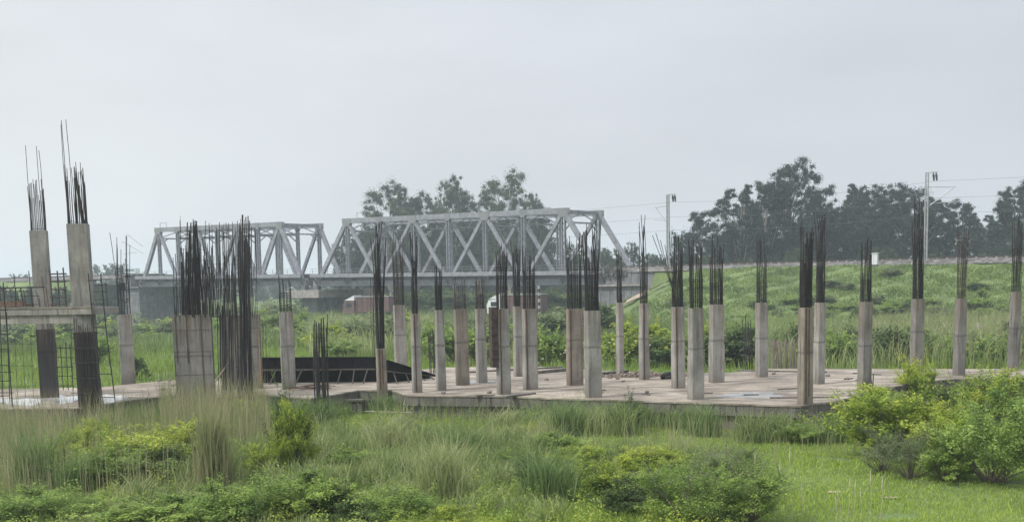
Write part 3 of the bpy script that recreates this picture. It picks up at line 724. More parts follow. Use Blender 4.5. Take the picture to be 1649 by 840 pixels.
C('c', 636, 656, 491, 601, 372, 14, 'pale column rising behind the sloping shuttering', 'concrete', mb_='rebar_far', dens=.55)
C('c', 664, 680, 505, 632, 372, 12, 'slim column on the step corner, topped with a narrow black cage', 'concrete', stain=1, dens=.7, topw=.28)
C('c', 703, 719, 499, 628, 424, 10, 'slim grey column second to the right of the sloping shuttering end', 'concrete', dens=.6)
C('c', 734, 757, 498, 620, 445, 12, 'brownish column with sparse thin bars in the middle of the slab', 'concrete_rusty', mb_='rebar_far', dens=.2, thick=.012)
C('c', 767, 785, 497, 616, 445, 12, 'grey column just right of the brownish one, slightly behind it', 'concrete', mb_='rebar_far', dens=.45, thick=.013)
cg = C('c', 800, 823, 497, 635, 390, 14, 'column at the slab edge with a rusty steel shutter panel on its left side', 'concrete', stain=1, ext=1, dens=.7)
C('c', 827, 842, 493, 606, 385, 14, 'column farthest back behind the pair at centre', 'concrete', dens=.55)
C('c', 842, 867, 497, 627, 395, 16, 'wide column with one dark strip, right of the shutter panel column', 'concrete', stain=1, dens=.6)
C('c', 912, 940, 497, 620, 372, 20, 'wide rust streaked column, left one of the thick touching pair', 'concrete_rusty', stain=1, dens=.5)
C('c', 942, 970, 500, 640, 352, 22, 'thick grey column half hidden by a shrub, right one of the touching pair', 'concrete', dens=.45)
C('c', 992, 1005, 487, 604, 400, 8, 'thinnest column at the back edge with two black bars', 'concrete', dens=.6)
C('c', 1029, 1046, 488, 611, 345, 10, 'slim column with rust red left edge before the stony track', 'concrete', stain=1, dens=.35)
cn_ = C('c', 1081, 1104, 494, 625, 372, 16, 'dark striped column with bars splaying out to the left', 'concrete', stain=1, dens=.55)
C('c', 1107, 1134, 496, 643, 380, 14, 'plain smooth wide column nearest the slab edge right of centre', 'concrete', ext=1, dens=.4, topw=.5)
C('c', 1141, 1167, 490, 616, 378, 16, 'wide grey column behind and right of the smooth wide one', 'concrete', dens=.5)
C('c', 1216, 1237, 487, 607, 378, 12, 'solitary column in front of the grass bank, between wide and rusty ones', 'concrete', dens=.3)
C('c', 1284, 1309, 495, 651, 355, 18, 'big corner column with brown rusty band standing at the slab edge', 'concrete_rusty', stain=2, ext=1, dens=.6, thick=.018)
C('c', 1309, 1328, 487, 618, 340, 16, 'pale column directly behind the rusty corner column', 'concrete', dens=.45)
C('c', 1380, 1403, 486, 631, 383, 12, 'dark topped grey column rising out of bushes before the white cabinet', 'concrete_grey', dens=.35)
C('c', 1465, 1487, 481, 606, 318, 16, 'column with the tall dense cage next to the right mast', 'concrete_grey', dens=.62, thick=.018)
C('c', 1534, 1554, 481, 604, 352, 10, 'second column from the right, with sparse open cage', 'concrete_grey', mb_='rebar_far', dens=.75, thick=.012)
C('c', 1622, 1641, 470, 596, 343, 12, 'rightmost grey column with a slender black cage', 'concrete_grey', dens=.55)
# splayed bars
for k, (dx, L_) in enumerate(((-.9, 3.0), (-.75, 3.1), (-.55, 2.8), (-.35, 2.6))):
    MB().tube([(-.2 + .03 * k, 0, cn_[3] - .02), (-.24, 0, cn_[3] + .8), (-.2 + dx, 0, cn_[3] + L_)], .014, 5).build('splayed_rebar', M['rebar_far'], cn_[0])
# shutter panel on column
r, wd, dp, H = cg
pn = MB().box((-wd / 2 - .27, -dp / 2, 1.15), (-wd / 2 - .02, dp / 2, H + .08)); 
for i in range(7): pn.box((-wd / 2 - .3, -dp / 2 - .03, 1.2 + i * .32), (-wd / 2 - .02, -dp / 2, 1.26 + i * .32))
pn.build('shutter_panel', simple('dark_rusty_steel', (.055, .036, .03), .85, 0, .6, 5), r)
# dark cap plate on the left column is handled as block inside its cage
c0 = [o for o in col.objects if o.get('label', '').startswith('lone grey column')][0]
MB().box((-.2, -.2, 4.6), (.1, .2, 4.95)).build('cap_plate', M['blk'], c0)

# tall left columns with beam
def tall(xa, xb, yt, xa2, xb2, yb, reb, label, nb, dep, seed, lowmat):
    c = G((xa2 + xb2) / 2, yb, ZS); d = ray((xa2 + xb2) / 2, yb); al = math.atan2(d.x, d.y); depth = (c - CAM).dot(FW)
    Wm = (xb2 - xa2) / F * depth; th = abs(R(10) + al); wd = (Wm - dep * math.sin(th)) / math.cos(th)
    dd = ray((xa + xb) / 2, yt); H = CAM.z + dd.z * (c.y / dd.y) - ZS; dd2 = ray((xa + xb) / 2, reb); Ht = CAM.z + dd2.z * (c.y / dd2.y) - ZS - H
    topx = (CAM + dd * (c.y / dd.y)).x
    r = empty('concrete_column', (c.x, c.y + dep / 2, ZS), R(10), label, 'column', 'tall concrete columns with the beam')
    r.rotation_euler = (0, .45 * math.atan2(topx - c.x, H), R(10))
    zl = 3.0
    MB().box((-wd / 2 - .01, -dep / 2 - .01, -.6), (wd / 2 + .01, dep / 2 + .01, zl)).build('lower_shaft', M[lowmat], r)
    MB().box((-wd / 2, -dep / 2, zl), (wd / 2, dep / 2, H)).build('upper_shaft', M['concrete_tall'], r)
    rs = random.Random(seed); tops = [Ht * (rs.uniform(.35, .62)) for i in range(nb)]
    for i in range(3): tops[rs.randrange(nb)] = Ht * rs.uniform(.93, 1)
    cage(r, wd - .12, dep - .12, H - .02, tops, Ht * .5, M['rebar_far'], seed, .013, .004, 1)
    return r, wd, dep, H, c
t1 = tall(42, 74, 371, 63, 91, 640, 232, 'tall leaning left column with rust streaks and a bundle of thin bars', 30, .5, 5, 'concrete_dark')
t2 = tall(99, 138, 360, 123, 158, 655, 190, 'tallest pale column carrying the beam end, with three very long bars', 34, .7, 9, 'concrete_dark')
r = t2[0]; wd, dp = t2[1], t2[2]
for i in range(9):
    x = -wd / 2 + .05 + i * (wd - .1) / 8; MB().tube([(x, -dp / 2 - .06, .1), (x + random.uniform(-.02, .02), -dp / 2 - .07, 1.6), (x, -dp / 2 - .05, 3.1 + random.uniform(0, .6))], .014, 5).build('starter_bar', M['rebar_far'], r)
for i in range(6):
    o = MB().bar((-wd / 2 - .05, -dp / 2 - .09, .3 + i * .5), (wd / 2 + .05, -dp / 2 - .09, .3 + i * .5), .015, .015).build('tie_bar', M['rebar_far'], r)
for i in range(9): MB().tube([(.1 + random.uniform(-.16, .16), random.uniform(-.2, .2), t2[3]), (.06 + random.uniform(-.1, .1), 0, t2[3] + random.uniform(1.6, 2.4))], .022, 5).build('tied_rebar', M['rebar'], t2[0])
r = t1[0]
for x, h0, h1 in ((.08, 2.9, 5.3), (-.1, 2.8, 4.4), (.22, 2.9, 4.8)): MB().tube([(x + .1, -.33, h0), (x, -.36, h1)], .02, 5).build('starter_bar', M['rust'], r)
# beam
Yb = t2[4].y + .25
def zpx(px, py, Y): return at(px, py, Y).z
pL = at(-40, 505, Yb + 1.0); pR = at(124, 505, Yb)
bmr = empty('concrete_beam', ((pL.x + pR.x) / 2, (pL.y + pR.y) / 2, zpx(60, 521, Yb)), math.atan2(pR.y - pL.y, pR.x - pL.x), 'pale concrete beam spanning to the tall leftmost columns', 'beam')
hl = (pR - pL).length / 2
bh = zpx(60, 497, Yb) - zpx(60, 521, Yb)
MB().box((-hl, -.25, 0), (hl, .35, bh * .58)).build('web', M['pale'], bmr)
MB().box((-hl, -.32, bh * .58), (hl + .9, 1.6, bh)).build('slab_lip', M['pale'], bmr)
MB().box((-hl, -.35, bh + .01), (hl + .9, -.28, bh + .07)).build('edge_board', M['timber'], bmr)
ch = MB().box((-hl, -.3, bh + .11), (.2, .3, bh + .2)).box((-hl, -.3, bh + .2), (.2, -.25, bh + .32))
o = ch.build('steel_channel', M['rust']); o.location = bmr.location; o.rotation_euler = bmr.rotation_euler; tag(o, 'rusty steel channel lying on top of the concrete beam at far left', 'steel channel')
# rebar frame on top of the beam
fr = empty('rebar_frame', at(-30, 495, Yb), bmr.rotation_euler.z, 'black welded rebar frame standing on the beam at far left', 'rebar frame')
zb0 = at(-30, 495, Yb).z
hh_ = zpx(30, 463, Yb) - zb0
MB().bar((-.5, 0, hh_), (2.9, 0, hh_), .035, .05).build('top_rail', M['rebar'], fr)
for x in (.7, 1.55, 1.9, 2.3): MB().bar((x, 0, 0), (x + random.uniform(-.1, .1), 0, hh_), .03, .03).build('upright', M['rebar'], fr)
# ladders / scaffold
def ladder(pts, rungs, label, wid, Y, name='rebar_ladder'):
    """pts: left rail polyline px, wid: px to right rail"""
    b = at(pts[-1][0], pts[-1][1], Y); r = empty(name, b, 0, label, 'ladder')
    A_ = [at(x, y, Y) - b for x, y in pts]; B_ = [at(x + wid, y, Y) - b for x, y in pts]
    MB().tube(A_, .024, 5).build('side_rail', M['rebar'], r); MB().tube(B_, .024, 5).build('side_rail', M['rebar'], r)
    for i in range(rungs):
        f_ = (i + .3) / rungs; a = A_[0].lerp(A_[-1], f_); c = B_[0].lerp(B_[-1], f_); MB().tube([a + (a - c) * .12, c], .018, 5).build('rung', M['rebar'], r)
ladder([(5, 455), (12, 540), (20, 655)], 6, 'left dark steel scaffold ladder leaning on the beam', -32, Yb - .9)
ladder([(142, 440), (152, 540), (168, 665)], 6, 'dark steel ladder of welded bars right of the tallest column', 20, Yb - .6)
def gridf(x0, x1, y0, y1, nv, nh, Y, label, name='rebar_grid', rad=.018, m='rebar_far'):
    b = at((x0 + x1) / 2, y1, Y); r = empty(name, b, 0, label, 'rebar grid')
    for i in range(nv):
        x = x0 + (x1 - x0) * i / (nv - 1); MB().tube([at(x + 2, y1, Y) - b, at(x - 3 + random.uniform(-1, 1), y0 + random.uniform(-5, 5), Y) - b], rad, 5).build('upright', M[m], r)
    for i in range(nh):
        y = y0 + (y1 - y0) * (i + .5) / nh; MB().tube([at(x0 - 2, y, Y) - b, at(x1 + 2, y + random.uniform(-1, 1), Y) - b], rad, 5).build('tie_bar', M[m], r)
    return r
gridf(92, 116, 552, 628, 4, 5, Yb + .6, 'grid of dark bars between the two tall left columns')
gridf(-12, 52, 536, 640, 6, 3, Yb + 2.2, 'dark bar mesh standing under the beam at the far left', rad=.009)
gridf(-8, 14, 500, 650, 3, 6, Yb - .6, 'second bar framework at the left picture edge', rad=.02, m='rebar')
gridf(116, 158, 524, 645, 4, 5, Yb - .5, 'bars tied across the front of the dark lower shaft of the tallest column', rad=.012, m='rebar')
gridf(20, 62, 470, 497, 5, 2, Yb + .3, 'low bar cage lying on the beam beside the steel channel', rad=.014, m='rebar')
gridf(83, 105, 435, 496, 3, 5, Yb + 1.4, 'bar framework standing on the beam between the tall columns', rad=.03)
gridf(0, 50, 440, 497, 3, 1, Yb + 1.8, 'thin upright bars behind the beam at far left')
gridf(150, 172, 452, 500, 2, 4, Yb + 1.2, 'short crossed bars projecting right from the beam end')

# ------------------------------------------------------------------ lift core with walls
def wallblk(name, x0, x1, yt, yb, thick_, th, m, label, back=0):
    c = G((x0 + x1) / 2, yb, ZS); c = c + Vector((0, back, 0)); depth = (c - CAM).dot(FW); wd = (x1 - x0) / F * depth / math.cos(th)
    dd = ray((x0 + x1) / 2, yt); H = CAM.z + dd.z * (c.y / dd.y) - ZS
    r = empty(name, (c.x, c.y, ZS), th, label, 'wall', 'walls of the unfinished lift core')
    w_ = MB().box((-wd / 2, 0, -.8), (wd / 2, thick_, H)); w_.build('wall_body', M[m], r)
    for z in (H * .3, H * .57, H * .82): MB().box((-wd / 2 + .01, -.006, z), (wd / 2 - .01, -.001, z + .035)).build('pour_joint', M['wall_dark'], r)
    return r, wd, H, c
core = wallblk('core_wall', 285, 345, 507, 645, .45, R(6), 'concrete_grey', 'broad pale grey wall face of the lift core, behind tall reeds')
r, wd, H, c = core
for x in (-wd / 2 + .12, -wd / 2 + .55, wd / 2 - .42): MB().box((x, -.02, H * .45 if x < 0 else .1), (x + .035, -.004, H - .01)).build('rust_streak', M['rustbrown'], r)
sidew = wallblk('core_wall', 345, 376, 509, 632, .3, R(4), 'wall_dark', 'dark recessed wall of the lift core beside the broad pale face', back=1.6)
endw = wallblk('core_wall', 380, 417, 507, 628, .45, R(4), 'concrete_grey', 'right hand wall of the lift core behind the tall black cage', back=.6)
MB().box((endw[1] / 2 - .06, -.02, .2), (endw[1] / 2 - .01, -.003, endw[2] * .8)).build('yellow_stain', simple('ochre_stain', (.28, .2, .09), .9, 0, .3, 5), endw[0])
# bars on top of the core
def barfield(x0, x1, y0, ytops, n, Y, label, name, rad, m='rebar', seed=1, splay=.0, dense=0):
    rs = random.Random(seed); b = at((x0 + x1) / 2, y0, Y); r = empty(name, b, 0, label, 'rebar cage', 'rebar cages over the lift core')
    for i in range(n):
        x = x0 + (x1 - x0) * (i + rs.uniform(.1, .9)) / n; dy = rs.uniform(-.5, .5); yt = ytops[0] + (ytops[1] - ytops[0]) * rs.random() ** .6
        cx_ = (x0 + x1) / 2; xt = cx_ + (x - cx_) * (1 - splay) - 3 + rs.uniform(-2, 2)
        a = at(x, y0 + 3, Y) - b; t = at(xt, yt, Y) - b; mmid = a.lerp(t, .5) + Vector((rs.uniform(-.06, .06), 0, 0))
        for q in (a, t, mmid): q.y += dy
        MB().tube([a, mmid, t], rad * rs.uniform(.8, 1.2), 5).build('rebar', M[m], r)
    for i in range(dense):
        z = i / max(1, dense); p_ = at(x0, y0, Y) - b; q_ = at(x1, y0, Y) - b; dz = Vector((0, 0, z * (at(x0, ytops[1], Y).z - b.z) * .8))
        MB().bar(p_ + dz, q_ + dz + Vector((0, 0, rs.uniform(-.05, .05))), .015, .015).build('stirrup', M[m], r)
    return r
Yc = core[3].y + .25
barfield(281, 345, 507, (470, 395), 46, Yc, 'row of upright bars along the top of the pale core wall', 'rebar_cage', .015, seed=2, dense=3)
barfield(297, 333, 507, (430, 352), 32, Yc + .3, 'dense black bundle of bars tied together above the pale core wall', 'rebar_cage', .022, seed=3, splay=.6, dense=7)
barfield(330, 392, 508, (450, 352), 56, sidew[3].y, 'thinner bars over the dark recessed core wall', 'rebar_cage', .015, seed=4, dense=3)
barfield(283, 415, 507, (420, 345), 15, Yc + 2.0, 'very tall thin bars reaching above the left truss span', 'rebar_cage', .011, 'rebar_far', seed=5)
barfield(384, 414, 508, (440, 362), 22, endw[3].y + .2, 'bars above the right hand core wall', 'rebar_cage', .015, seed=6, dense=3)
barfield(389, 409, 640, (430, 345), 26, core[3].y + .35, 'tall black standing cage before the right hand core wall', 'rebar_cage', .021, seed=7, splay=.5, dense=34)
barfield(352, 388, 640, (520, 470), 20, core[3].y + .6, 'loose bars standing in the dark opening of the lift core', 'rebar_cage', .016, seed=8)
barfield(509, 529, 658, (560, 505), 22, G(519, 641, ZS).y * .985, 'dark free standing cage at the slab edge before the shuttering', 'rebar_cage', .02, seed=9, dense=16)
barfield(416, 430, 600, (555, 520), 5, G(425, 612, ZS).y, 'short starter bars left of the black shuttering', 'rebar_cage', .016, seed=10)
barfield(600, 606, 575, (470, 440), 4, G(603, 610, ZS).y + 1, 'pair of thin bars just left of the shortest column', 'rebar_cage', .013, seed=12)
barfield(692, 702, 606, (545, 530), 6, G(697, 606, ZS).y, 'small dark starter cage at the low end of the sloping shuttering', 'rebar_cage', .02, seed=13, dense=8)
barfield(1198, 1214, 598, (545, 505), 8, G(1206, 600, ZS).y + 2, 'dark starter bars in scrub left of the solitary column', 'rebar_cage', .02, seed=14, dense=2)
barfield(1240, 1292, 592, (553, 545), 42, G(1266, 592, ZS).y + .4, 'low brown palisade of starter bars behind the slab', 'rebar_cage', .022, 'timber', seed=15, dense=0)
barfield(1400, 1408, 628, (608, 600), 4, G(1404, 628, ZS).y + .5, 'short stub bars right of the column in the bushes', 'rebar_cage', .02, seed=16)
pl_ = MB().tube([at(346, 615, core[3].y - .1), at(371, 580, core[3].y + .6)], .035, 6).build('leaning_pole', M['timber']); tag(pl_, 'pale pole leaning diagonally in the dark lift core opening', 'pole')

# ------------------------------------------------------------------ shuttering
def shutter(xa, ya_t, ya_b, xb, yb_t, yb_b, label, nprop):
    a = G(xa, ya_b, ZS); b = G(xb, yb_b, ZS); ang = math.atan2(b.y - a.y, b.x - a.x); L = (b - a).length
    r = empty('shuttering', (a.x, a.y, ZS), ang, label, 'formwork', 'black shuttering on the slab')
    ha = at(xa, ya_t, a.y).z - ZS; hb = at(xb, yb_t, b.y).z - ZS
    def quadbox(f0, f1, y0, y1, m, nm):
        vv = [(0, y0, ha * f0), (L, y0, hb * f0), (L, y0, hb * f1), (0, y0, ha * f1), (0, y1, ha * f0), (L, y1, hb * f0), (L, y1, hb * f1), (0, y1, ha * f1)]
        return mk(nm, vv, [(0, 1, 2, 3), (7, 6, 5, 4), (0, 4, 5, 1), (3, 2, 6, 7), (0, 3, 7, 4), (1, 5, 6, 2)], m, r)
    quadbox(.56, 1.0, -.05, .05, M['form'], 'upper_panel'); quadbox(.02, .56, .25, .33, M['form'], 'lower_panel')
    quadbox(.5, .56, -.12, -.05, M['old_timber'], 'waler')
    quadbox(.94, 1.0, -.09, -.052, M['form'], 'top_batten')
    for i in range(nprop):
        x = L * (i + .4) / nprop; h = (ha + (hb - ha) * x / L) * .5; MB().bar((x + random.uniform(-.25, .25), -.45, 0), (x, -.1, h), .045, .045).build('prop', M['old_timber'], r)
    for i in range(nprop * 2):
        x = L * (i + .5) / (nprop * 2); h = (ha + (hb - ha) * x / L); MB().box((x, -.075, h * .56), (x + .05, -.052, h * .93)).build('stud', M['form'], r)
    return r
shutter(417, 575, 618, 606, 574, 616, 'long level black shuttering left of the shortest column', 9)
shutter(624, 579, 618, 700, 603, 609, 'short black shuttering sloping down to the right', 4)
ret = MB()
q = G(560, 600, ZS)
sb = empty('scrap_pile', G(490, 627, ZS), 0, 'pile of scrap bars and boards right of the column by the black shuttering', 'scrap pile')
s__ = MB()
for i in range(26):
    a = Vector((random.uniform(-.9, .7), random.uniform(-.3, .4), random.uniform(.03, .2))); th = random.uniform(-.4, .4); L = random.uniform(.4, .9)
    s__.bar(a, a + Vector((L * math.cos(th), L * math.sin(th), random.uniform(-.03, .08))), .05, .03)
s__.build('scrap', M['rust'], sb)
rub = empty('rubble_heap', G(1030, 606, ZS), 0, 'low heap of pinkish rubble at the back of the slab before the bushes', 'rubble heap')
rm = MB()
for i in range(260):
    a = random.gauss(0, .9); b = random.gauss(0, .35); h = max(0, .26 - abs(a) * .15 - abs(b) * .3); z = random.uniform(0, h); s_ = random.uniform(.05, .16)
    rm.bar((a, b, z), (a + s_, b + s_ * random.uniform(-.5, .5), z + s_ * .4), s_, s_ * .8)
tag(rm.build('rubble', M['rubble'], rub), kind='stuff')
ty = G(1077, 611, ZS); bm = bmesh.new()
vv = []; ff = []
for i in range(24):
    a = 2 * math.pi * i / 24
    for j in range(8):
        b = 2 * math.pi * j / 8; rr = .27 + .09 * math.cos(b); vv.append((rr * math.cos(a), .1 * math.sin(b), rr * math.sin(a)))
for i in range(24):
    for j in range(8): ff.append((i * 8 + j, ((i + 1) % 24) * 8 + j, ((i + 1) % 24) * 8 + (j + 1) % 8, i * 8 + (j + 1) % 8))
bm.free(); t_ = mk('old_tyre', vv, ff, M['rubber'], smooth=True); t_.location = (ty.x, ty.y + .3, ZS + .16); t_.rotation_euler = (R(62), 0, R(15)); tag(t_, 'black old tyre leaning at the back of the slab left of the splayed bars', 'tyre')
# step structures below the slab edge
st1 = MB().tube([G(588, 662, .45), G(664, 664, .45)], .025, 8).build('white_pipe', M['pale']); tag(st1, 'thin white pipe lying across the gap below the slab edge', 'pipe')
a = G(577, 672, 0); b = G(660, 678, 0)
sk = empty('side_wall', G(560, 668, 0), R(-8), 'low dark concrete stub wall stepping out from the slab corner', 'wall')
MB().box((-1.3, -.2, -.3), (.7, .15, .62)).build('wall_body', M['wall_dark'], sk); MB().box((-1.35, -.27, .622), (.75, .2, .70)).build('coping', M['wall_dark'], sk)

# boulders and debris beyond
for (x, y, s_, lab) in ((1577, 545, 1.0, 'grey boulder in the grass at the foot of the bank'), (1409, 580, .5, 'broken concrete lump in tall grass right of the dark topped column')):
    p = G(x, y, 0); bm = bmesh.new(); bmesh.ops.create_icosphere(bm, subdivisions=2, radius=s_)
    for v_ in bm.verts: v_.co *= random.uniform(.75, 1.15)
    me = bpy.data.meshes.new('boulder'); bm.to_mesh(me); bm.free(); me.materials.append(M['stone']); o = link('boulder', me, None, (p.x, p.y, s_ * .4)); tag(o, lab, 'boulder')

# ------------------------------------------------------------------ trees
def crown_mesh(name, seed, H, Wd, nclus, nleaf, leaf, material, low=.3, gappy=.5):
    """limbs first, then leaf clumps around the limb ends; returns trunk mesh data + crown mesh data"""
    rs = np.random.default_rng(seed); rr = random.Random(seed)
    tr = MB(); lean = rr.uniform(-.06, .06); top = H * .86
    axis = [Vector((lean * z + .25 * math.sin(z * .4 + seed), .2 * math.cos(z * .35), z)) for z in np.linspace(0, top, 9)]
    tr.tube(axis, [H * .014 * (1 - .8 * i / 8) + .03 for i in range(9)], 7)
    P, N, Tn = [], [], []
    for k in range(nclus):
        fz = low + (.93 - low) * ((k + rr.random()) / nclus); zc = H * fz * .97
        env = math.sin(math.pi * min(1, (fz - low * .75) / (1.08 - low * .75))) ** .7
        a = k * 2.4 + rr.uniform(-.5, .5); rad = Wd / 2 * env * (rr.uniform(.25, .95)); 
        i0 = min(7, max(1, int((zc - H * .22) / top * 8))); o = axis[i0]
        c = Vector((axis[i0].x + rad * math.cos(a), rad * math.sin(a), zc))
        mid = o.lerp(c, .5) + Vector((0, 0, -.03 * H + rr.uniform(-.3, .3)))
        tr.tube([o, mid, c], [H * .006 + .02, H * .004 + .015, .02], 5)
        cr = Wd * rr.uniform(.10, .2) * (1 - .35 * fz)
        nsub = 13
        for q in range(nsub):
            sc = np.array(c) + np.clip(rs.normal(size=3), -1.5, 1.5) * cr * np.array([.75, .75, .6]); sr = cr * rs.uniform(.3, .62); n_ = int(nleaf / nclus / nsub)
            d = rs.normal(size=(n_, 3)); d /= np.linalg.norm(d, axis=1, keepdims=True)
            rad_ = sr * np.minimum(np.abs(rs.normal(size=(n_, 1))), 2) * .85; P.append(sc + d * rad_ * np.array([1, 1, .75])); N.append(d + rs.normal(size=(n_, 3)) * .6 + [0, 0, .4]); Tn.append(np.full(n_, rs.uniform(.2, .8)) + rs.normal(size=n_) * .15)
    P = np.concatenate(P); N = np.concatenate(N); Tn = np.clip(np.concatenate(Tn), 0, 1); keep = P[:, 2] > H * low * .6; P, N, Tn = P[keep], N[keep], Tn[keep]
    V, T, Cc = leaves(P, N, rs.uniform(.6, 1.3, len(P)) * leaf, .6, Tn)
    cm = npmesh('crown', V, T, Cc, material)
    tm = bpy.data.meshes.new('trunk'); tm.from_pydata([tuple(x) for x in tr.v], [], tr.f); tm.materials.append(M['bark_pale'] if low > .25 else M['bark'])
    return tm, cm, H
TK = {
 'tall': [crown_mesh('t', 1, 26, 12, 28, 74000, .28, M['tree_leaf'], .30), crown_mesh('t', 2, 26, 10, 26, 64000, .28, M['tree_leaf'], .34), crown_mesh('t', 3, 26, 14, 32, 80000, .28, M['tree_leaf'], .25)],
 'mid': [crown_mesh('t', 4, 24, 14, 28, 62000, .28, M['tree_leaf_mid'], .28), crown_mesh('t', 5, 24, 12, 26, 54000, .28, M['tree_leaf_mid'], .3)],
 'round': [crown_mesh('t', 6, 12, 11, 24, 20000, .32, M['tree_leaf'], .1), crown_mesh('t', 7, 12, 13, 26, 22000, .32, M['tree_leaf_mid'], .08)],
}
TREE_W = 1.1
def tree(kind, var, px, ytop, Y, wpx, label, group, name='tree', zb=0):
    tm, cm, H0_ = TK[kind][var % len(TK[kind])]
    p = at(px, ytop, Y); zb = float(gz(p.x, p.y)) + zb; h = (p.z - zb) * (1.04 if kind != 'round' else .97)
    r = empty(name, (p.x, p.y, zb), random.uniform(0, 6.28), label, 'tree', group)
    base_w = {'tall': 12, 'mid': 13, 'round': 12}[kind]
    ws = (wpx / F * Y) / base_w; r.scale = (ws, ws, h / H0_ )
    link('trunk', tm, r); link('crown', cm, r)
    return r
GR = 'tall trees behind the railway bank'
rt = [('tall', 0, 1190, 292, 215, 75, 'tall narrow tree left of the tallest one behind the bank'), ('tall', 1, 1235, 288, 222, 70, 'broad topped tree between the narrow and the tallest tree'),
 ('tall', 2, 1275, 257, 225, 85, 'tallest tree of the line behind the railway bank'), ('tall', 1, 1318, 296, 228, 75, 'dark tree just right of the tallest one'),
 ('tall', 0, 1377, 291, 232, 70, 'airy topped pale tree above the dark line at right'), ('tall', 2, 1415, 300, 225, 85, 'wide dark tree left of the right mast'),
 ('tall', 2, 1460, 297, 220, 85, 'dense dark tree directly behind the right mast'), ('tall', 0, 1505, 312, 225, 70, 'dark tree just right of the right mast'),
 ('tall', 1, 1545, 320, 222, 70, 'lower dark tree behind the second column from right'), ('tall', 0, 1580, 338, 225, 65, 'low dark tree in the dip of the tree line at right'),
 ('tall', 2, 1640, 293, 205, 75, 'tree at the right edge of the picture'), ('tall', 1, 1132, 333, 235, 70, 'rounded dark tree standing right of the left mast'),
 ('round', 0, 1100, 365, 235, 60, 'short dark tree directly right of the left mast'), ('round', 0, 1165, 372, 225, 75, 'short bushy tree in the gap of the tree line'),
 ('tall', 2, 1345, 335, 245, 80, 'tree in the second row behind the dark gap'), ('tall', 2, 1210, 352, 245, 90, 'second row tree behind the narrow tree'),
 ('tall', 1, 1440, 340, 245, 90, 'second row tree left of the right mast'), ('tall', 0, 1610, 350, 240, 60, 'small tree between the dip and the picture edge'), ('tall', 0, 1390, 345, 240, 90, 'second row tree under the airy pale one'), ('tall', 1, 1290, 350, 242, 90, 'second row tree under the tallest one')]
for k, v_, x, yt, Y, wp, lb in rt: tree(k, v_, x, yt, Y, wp * 1.1, lb, GR)
mt = [('mid', 0, 622, 296, 285, 80, 'leftmost spreading tree behind the right truss span'), ('mid', 1, 665, 302, 285, 70, 'second tree from left behind the right truss span'),
 ('mid', 1, 728, 284, 285, 72, 'pointed crown in the middle behind the truss'), ('mid', 0, 768, 303, 290, 60, 'lower dark crown right of the pointed one'),
 ('mid', 0, 815, 278, 285, 75, 'tallest broad crown behind the truss, at right'), ('mid', 1, 862, 312, 290, 50, 'small crown right of the tallest one behind the truss'),
 ('mid', 1, 700, 318, 300, 70, 'low crown filling the gap behind the truss'), ('mid', 0, 845, 335, 300, 90, 'low dark crown behind the far end of the truss')]
for k, v_, x, yt, Y, wp, lb in mt: tree(k, v_, x, yt, Y, wp * 1.12, lb, 'trees behind the right truss span')
lowt = []
for i in range(26):
    x = 560 + i * 17 + random.uniform(-8, 8); lowt.append((x, random.uniform(345, 400) if x < 900 else random.uniform(385, 415), random.uniform(290, 330), random.uniform(55, 85)))
for x, yt, Y, wp in lowt: tree('round', int(x), x, yt, Y, wp, 'lower round tree filling the wood seen through the truss', 'low trees seen through the truss')
for i, x in enumerate(range(-20, 560, 26)):
    yt = 438 + random.uniform(-6, 6) + (4 if x < 100 else 0)
    if 150 < x < 200: yt = 420
    tree('round', i, x, yt, 420 + random.uniform(-30, 60), random.uniform(38, 60), 'hazy distant tree on the left horizon', 'hazy trees on the left horizon')
for i, x in enumerate(range(-30, 200, 21)): tree('round', i, x, 454 + (i * 5 % 9), 215 + (i * 7 % 12), 44, 'green scrub tree before the left railway bank', 'scrub trees before the left bank')
for i in range(16):
    x = 1095 + i * 37; tree('round', i, x, 412 - random.uniform(-6, 22) - max(0, (x - 1300) * .02), 196 - (x - 1095) * .03, 55, 'bushy low tree at the back foot of the tall tree line', 'bushy trees below the tall line')
for i, (x, yt) in enumerate(((955, 400), (985, 392), (1015, 385), (1045, 400), (1065, 405), (925, 405))):
    tree('round', i, x, yt, 262, 45, 'hazy green tree between the truss end and the left mast', 'trees beyond the right abutment')
for (x, yt, w_, h_, lb) in ((212, 432, 9, 1, 'pale hazy block of flats left of the truss end'),):
    p = at(x, yt, 640); b = empty('apartment_building', (p.x, p.y, 0), 0, lb, 'building')
    MB().box((-3.2, -4, 0), (3.2, 4, p.z)).build('wall', M['building'], b)
    for zz in np.arange(3, p.z - 1, 3): MB().box((-2.6, -4.03, zz), (2.6, -4.0, zz + 1.1)).build('window_band', M['steel_dark'], b)

